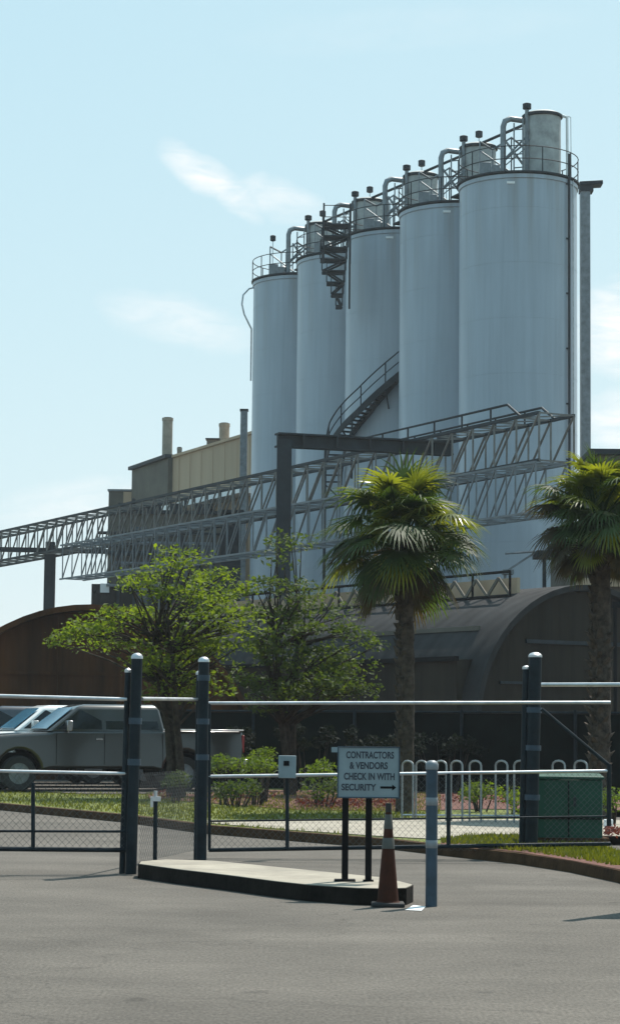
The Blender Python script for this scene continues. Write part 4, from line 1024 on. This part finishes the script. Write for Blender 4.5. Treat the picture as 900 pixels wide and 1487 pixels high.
ax, az = tp(552, 1144); bx_, _ = tp(575, 1144); y_ = Ys-.078
MB().add([(ax, y_, az-1.6*sz_), (bx_-6*sx_, y_, az-1.6*sz_), (bx_-6*sx_, y_, az-4.5*sz_), (bx_, y_, az), (bx_-6*sx_, y_, az+4.5*sz_), (bx_-6*sx_, y_, az+1.6*sz_), (ax, y_, az+1.6*sz_)], [(0, 1, 2, 3, 4, 5, 6)]).build('arrow', 'black', bd, smooth=False)

# cone
a = lev(563, 1317); t = thing('traffic_cone', a, 'faded dark orange traffic cone with two pale bands in front of the island end', 'traffic cone')
H = at(566, 1178, a.y).z
def cr(f): return .098*(1-f)+.026*f
MB().box(a+Vector((0, 0, .02)), (.30, .30, .04)).build('base', 'rubber', t, bevel=.012)
MB().lathe(a, [(.115, .035), (.105, .05)]+[(cr(f/10), .05+(H-.05)*f/10) for f in range(11)]+[(.016, H+.004)], 24).build('cone', 'orange', t)
for f0, f1 in ((.80, .96), (.58, .70)):
    MB().lathe(a, [(cr(f0)+.002, .05+(H-.05)*f0), (cr(f0)+.0035, .052+(H-.05)*f0), (cr(f1)+.0035, .048+(H-.05)*f1), (cr(f1)+.002, .05+(H-.05)*f1)], 24).build('band', 'band', t)
MB().tube([a+Vector((0, 0, H-.01)), a+Vector((0, 0, H+.07))], .028, 12).build('grip', 'rubber', t)

# bollard
a = lev(626, 1317); top = at(626, 1110, a.y)
t = thing('bollard', a, 'slim blue-grey steel bollard with pale bands to the right of the cone', 'bollard')
MB().tube([a, Vector((a.x, a.y, top.z))], .054, 20).build('shaft', 'bollard', t)
MB().lathe((a.x, a.y, top.z-.05), [(.058, 0), (.06, .01), (.06, .05), (.045, .075), (.02, .085)], 20).build('cap', 'steel', t)
for y in (1170, 1232): 
    z = at(626, y, a.y).z; MB().lathe((a.x, a.y, z), [(.0545, 0), (.056, .002), (.056, .07), (.0545, .072)], 20).build('band', 'steel', t)
pa_ = lev(602, 1320); MB().lathe((pa_.x, pa_.y, 0), [(.1, .004), (.1, .012), (.06, .02)], 16).build('paint_splash', 'white', t) if False else None
s = MB(); s.add([lev(588, 1322, .006), lev(612, 1323, .006), lev(618, 1317, .006), lev(600, 1315, .006)], [(0, 1, 2, 3)])
structure('paint_patch', s, 'white', smooth=False)
t2 = lev(744, 1246); t = thing('loose_stone', t2, 'small dark broken stone lying at the foot of the kerb', 'stone')
s = MB(); s.lathe(t2, [(.10, 0), (.14, .05), (.11, .12), (.04, .15)], 7); s.lathe(t2+Vector((-.2, .1, 0)), [(.06, 0), (.08, .04), (.03, .09)], 6); s.build('stone_body', 'kerb', t, smooth=False)

tag(gr.build('grass', 'grass', smooth=False), 'short yellow-green grass on the verge behind the kerb', 'grass', kind='stuff')

# ------------------------------------------------------------ vehicles
def pickup(paint, label, loc, ang, win='glass', group='parked pickups'):
    """local x forward (front at +x), y left, z up; length 6.4, width 2.0"""
    t = bpy.data.objects.new('pickup_truck', None); col.objects.link(t); ORG[t.name] = Vector((0, 0, 0)); tag(t, label, 'pickup truck', group)
    def side(pts, y0, y1, ins=0):  # closed x,z outline extruded across y
        return MB().loft([(x, y0, z) for x, z in pts], [(x, y1, z) for x, z in pts])
    lowz = .52
    def arch(cx_, r=.50, n=9): return [(cx_+r*math.cos(math.pi*i/n), .46+r*math.sin(math.pi*i/n)) for i in range(n+1)]
    fw, rw = 2.15, -1.75
    # body outline (front at right): start rear bottom, along the bottom with arches, front, hood, beltline
    o = [(-3.15, .62)] + [(x, z) for x, z in reversed(arch(rw))] + [(rw+.75, lowz), (fw-.75, lowz)] + [(x, z) for x, z in reversed(arch(fw))] + \
        [(3.05, .55), (3.2, .68), (3.22, 1.0), (3.12, 1.20), (2.6, 1.28), (1.45, 1.36), (1.35, 1.40), (-1.25, 1.42), (-3.2, 1.42), (-3.22, .8)]
    b = MB(); v0 = []
    b.loft([(x, 1.0-(.06 if z > 1.25 else 0), z) for x, z in o], [(x, -1.0+(.06 if z > 1.25 else 0), z) for x, z in o])
    body = b.build('body', paint, t, bevel=.07)
    # cab: bottom and top outlines
    c_ = MB(); bot = [(1.42, 1.37), (1.42, 1.37)]
    zb_, zt_ = 1.38, 2.0
    B = [(1.5, .93, zb_), (-1.3, .93, zb_), (-1.3, -.93, zb_), (1.5, -.93, zb_)]
    Tp = [(.78, .76, zt_-.06), (-1.18, .78, zt_-.05), (-1.18, -.78, zt_-.05), (.78, -.76, zt_-.06)]
    T2 = [(.60, .66, zt_), (-1.06, .68, zt_+.01), (-1.06, -.68, zt_+.01), (.60, -.66, zt_)]
    c_.add(B+Tp+T2, [(0, 1, 5, 4), (1, 2, 6, 5), (2, 3, 7, 6), (3, 0, 4, 7), (4, 5, 9, 8), (5, 6, 10, 9), (6, 7, 11, 10), (7, 4, 8, 11), (8, 9, 10, 11)])
    cab = c_.build('cab', paint, t, bevel=.06)
    def quad(P, Q, R_, S_, nm, m, par, th=.012):
        P, Q, R_, S_ = map(Vector, (P, Q, R_, S_)); nn = (Q-P).cross(S_-P).normalized()*th
        mb = MB(); mb.loft([P, Q, R_, S_], [P+nn, Q+nn, R_+nn, S_+nn]); return mb.build(nm, m, par, smooth=False)
    def cabpt(x, z, s): # point on cab side
        f = (z-zb_)/(zt_-.05-zb_); return (x, s*(.93-.19*f+.004), z)
    for s in (1, -1):
        def fx(z): return 1.5-(z-zb_)/(zt_-.05-zb_)*.72-.12
        z0, z1 = 1.43, 1.87
        for xa, xb in ((None, .22), (.12, -.62), (-.72, -1.14)):
            if xa is None: P = [cabpt(fx(z0)-.04, z0, s), cabpt(xb, z0, s), cabpt(xb, z1, s), cabpt(fx(z1)-.04, z1, s)]
            else: P = [cabpt(xa, z0, s), cabpt(xb, z0, s), cabpt(xb if xb > -1 else xb+.05, z1, s), cabpt(xa, z1, s)]
            if s < 0: P = P[::-1]
            quad(P[0], P[1], P[2], P[3], 'side_window', win, cab, .012)
        mr = MB().box((1.05, s*1.12, 1.50), (.13, .22, .24)); mr.tube([(1.05, s*.93, 1.42), (1.05, s*1.05, 1.46)], .025, 6); mr.build('mirror', 'chrome' if paint == 'silver' else paint, cab, bevel=.02)
        for xh in (.30, -.55):
            MB().box((xh, s*1.012, 1.20), (.16, .03, .035)).build('door_handle', 'chrome', body)
        sm = MB()
        for xs in (1.3, .17, -.67, -1.22): sm.box((xs, s*1.001, .98), (.012, .006, .72))
        sm.build('door_seams', 'black', body)
        hl = MB().box((3.13, s*.78, .98), (.16, .34, .2)).build('headlight', 'lamp', body, bevel=.02)
        MB().box((-3.20, s*.88, 1.12), (.06, .16, .4)).build('tail_light', 'red', body, bevel=.01)
    P = [(1.46, -.80, 1.41), (1.46, .80, 1.41), (.83, .68, 1.90), (.83, -.68, 1.90)]
    P = [(x+.03, y, z+.02) for x, y, z in P]
    quad(P[0], P[1], P[2], P[3], 'windshield', 'windshield', cab, .012)
    quad((-1.32, .75, 1.5), (-1.32, -.75, 1.5), (-1.19, -.62, 1.86), (-1.19, .62, 1.86), 'rear_window', win, cab)
    MB().box((3.2, 0, .98), (.06, 1.15, .32)).build('grille', 'black', body)
    MB().box((3.26, 0, .68), (.16, 1.98, .24)).build('front_bumper', 'chrome', body, bevel=.03)
    MB().box((-3.28, 0, .66), (.14, 1.9, .2)).build('rear_bumper', 'chrome', body, bevel=.03)
    s = MB(); s.box((-2.25, .95, 1.435), (1.9, .09, .03)); s.box((-2.25, -.95, 1.435), (1.9, .09, .03)); s.box((-3.17, 0, 1.435), (.09, 1.8, .03)); s.build('bed_rail', 'white_car', body, bevel=.008)
    MB().box((-2.25, 0, 1.425), (1.8, 1.75, .012)).build('bed_cover', 'black', body)
    for x in (fw, rw):
        for s_ in (1, -1):
            wv = MB(); prof = [(.24, -.12), (.37, -.12), (.405, -.08), (.41, 0), (.405, .08), (.37, .12), (.24, .12)]
            n_ = 28; vs = []
            for r, yo in prof:
                for j in range(n_):
                    a_ = 2*math.pi*j/n_; vs.append((x+r*math.cos(a_), s_*.86+yo, .41+r*math.sin(a_)))
            fs = [(i*n_+j, i*n_+(j+1) % n_, (i+1)*n_+(j+1) % n_, (i+1)*n_+j) for i in range(len(prof)-1) for j in range(n_)]
            wh = wv.add(vs, fs).build('tyre', 'rubber', t)
            rm = MB().tube([(x, s_*.86-.1, .41), (x, s_*.86+.1, .41)], .25, 20)
            for j in range(6):
                a_ = j*math.pi/3; rm.beam((x, s_*.975, .41), (x+.22*math.cos(a_), s_*.975, .41+.22*math.sin(a_)), .05, .04, Vector((0, 1, 0)))
            rm.build('rim', 'steel', wh)
            lin = MB(); 
            lin.box((x, s_*.62, .62), (1.02, .2, .5)); lin.build('wheel_well', 'black', body)
    t.location = loc; t.rotation_euler = (0, 0, ang)
    return t
M['windshield'] = mat('windshield_skyblue', (.07, .27, .42), .12, var=.15, scale=2, coat=1.0)  # blue of the reflected sky put into the base colour
# heading: towards -X, turned a little to the camera
ANG = R(180+20)
def truck_loc(pxc, Y):
    a = at(pxc, 1100, Y); return Vector((a.x, Y, KH))
lp_ = truck_loc(146, 52.0)
pickup('silver', 'silver crew cab pickup with white roof edge, nearest in the row behind the left gate', lp_, ANG)
nrm2 = Vector((-math.sin(R(20)), math.cos(R(20)), 0))
p2_ = lp_+nrm2*3.0+Vector((-.1, 0, 0)); pickup('white_car', 'pale pickup mostly hidden beyond the nearest silver pickup', p2_, ANG)
p3_ = lp_+nrm2*6.0+Vector((-.6, 0, 0)); pickup('dark_car', 'dark pickup third in the row, only its roof and glass peeking at the left edge', p3_, ANG)


# ------------------------------------------------------------ air
hz_ = MB(); hz_.box((0, 0, 14.6), (1860, 1860, 31.6)); 
ho = hz_.build('haze', 'black', smooth=False); ho['kind'] = 'stuff'
hm = bpy.data.materials.new('haze_air'); hm.use_nodes = True; hn = hm.node_tree; hn.nodes.clear()
oo = hn.nodes.new('ShaderNodeOutputMaterial'); pv = hn.nodes.new('ShaderNodeVolumePrincipled')
pv.inputs['Color'].default_value = (.88, .95, 1, 1); pv.inputs['Density'].default_value = 0.00025; pv.inputs['Anisotropy'].default_value = .3
hn.links.new(pv.outputs[0], oo.inputs['Volume']); ho.data.materials.clear(); ho.data.materials.append(hm)
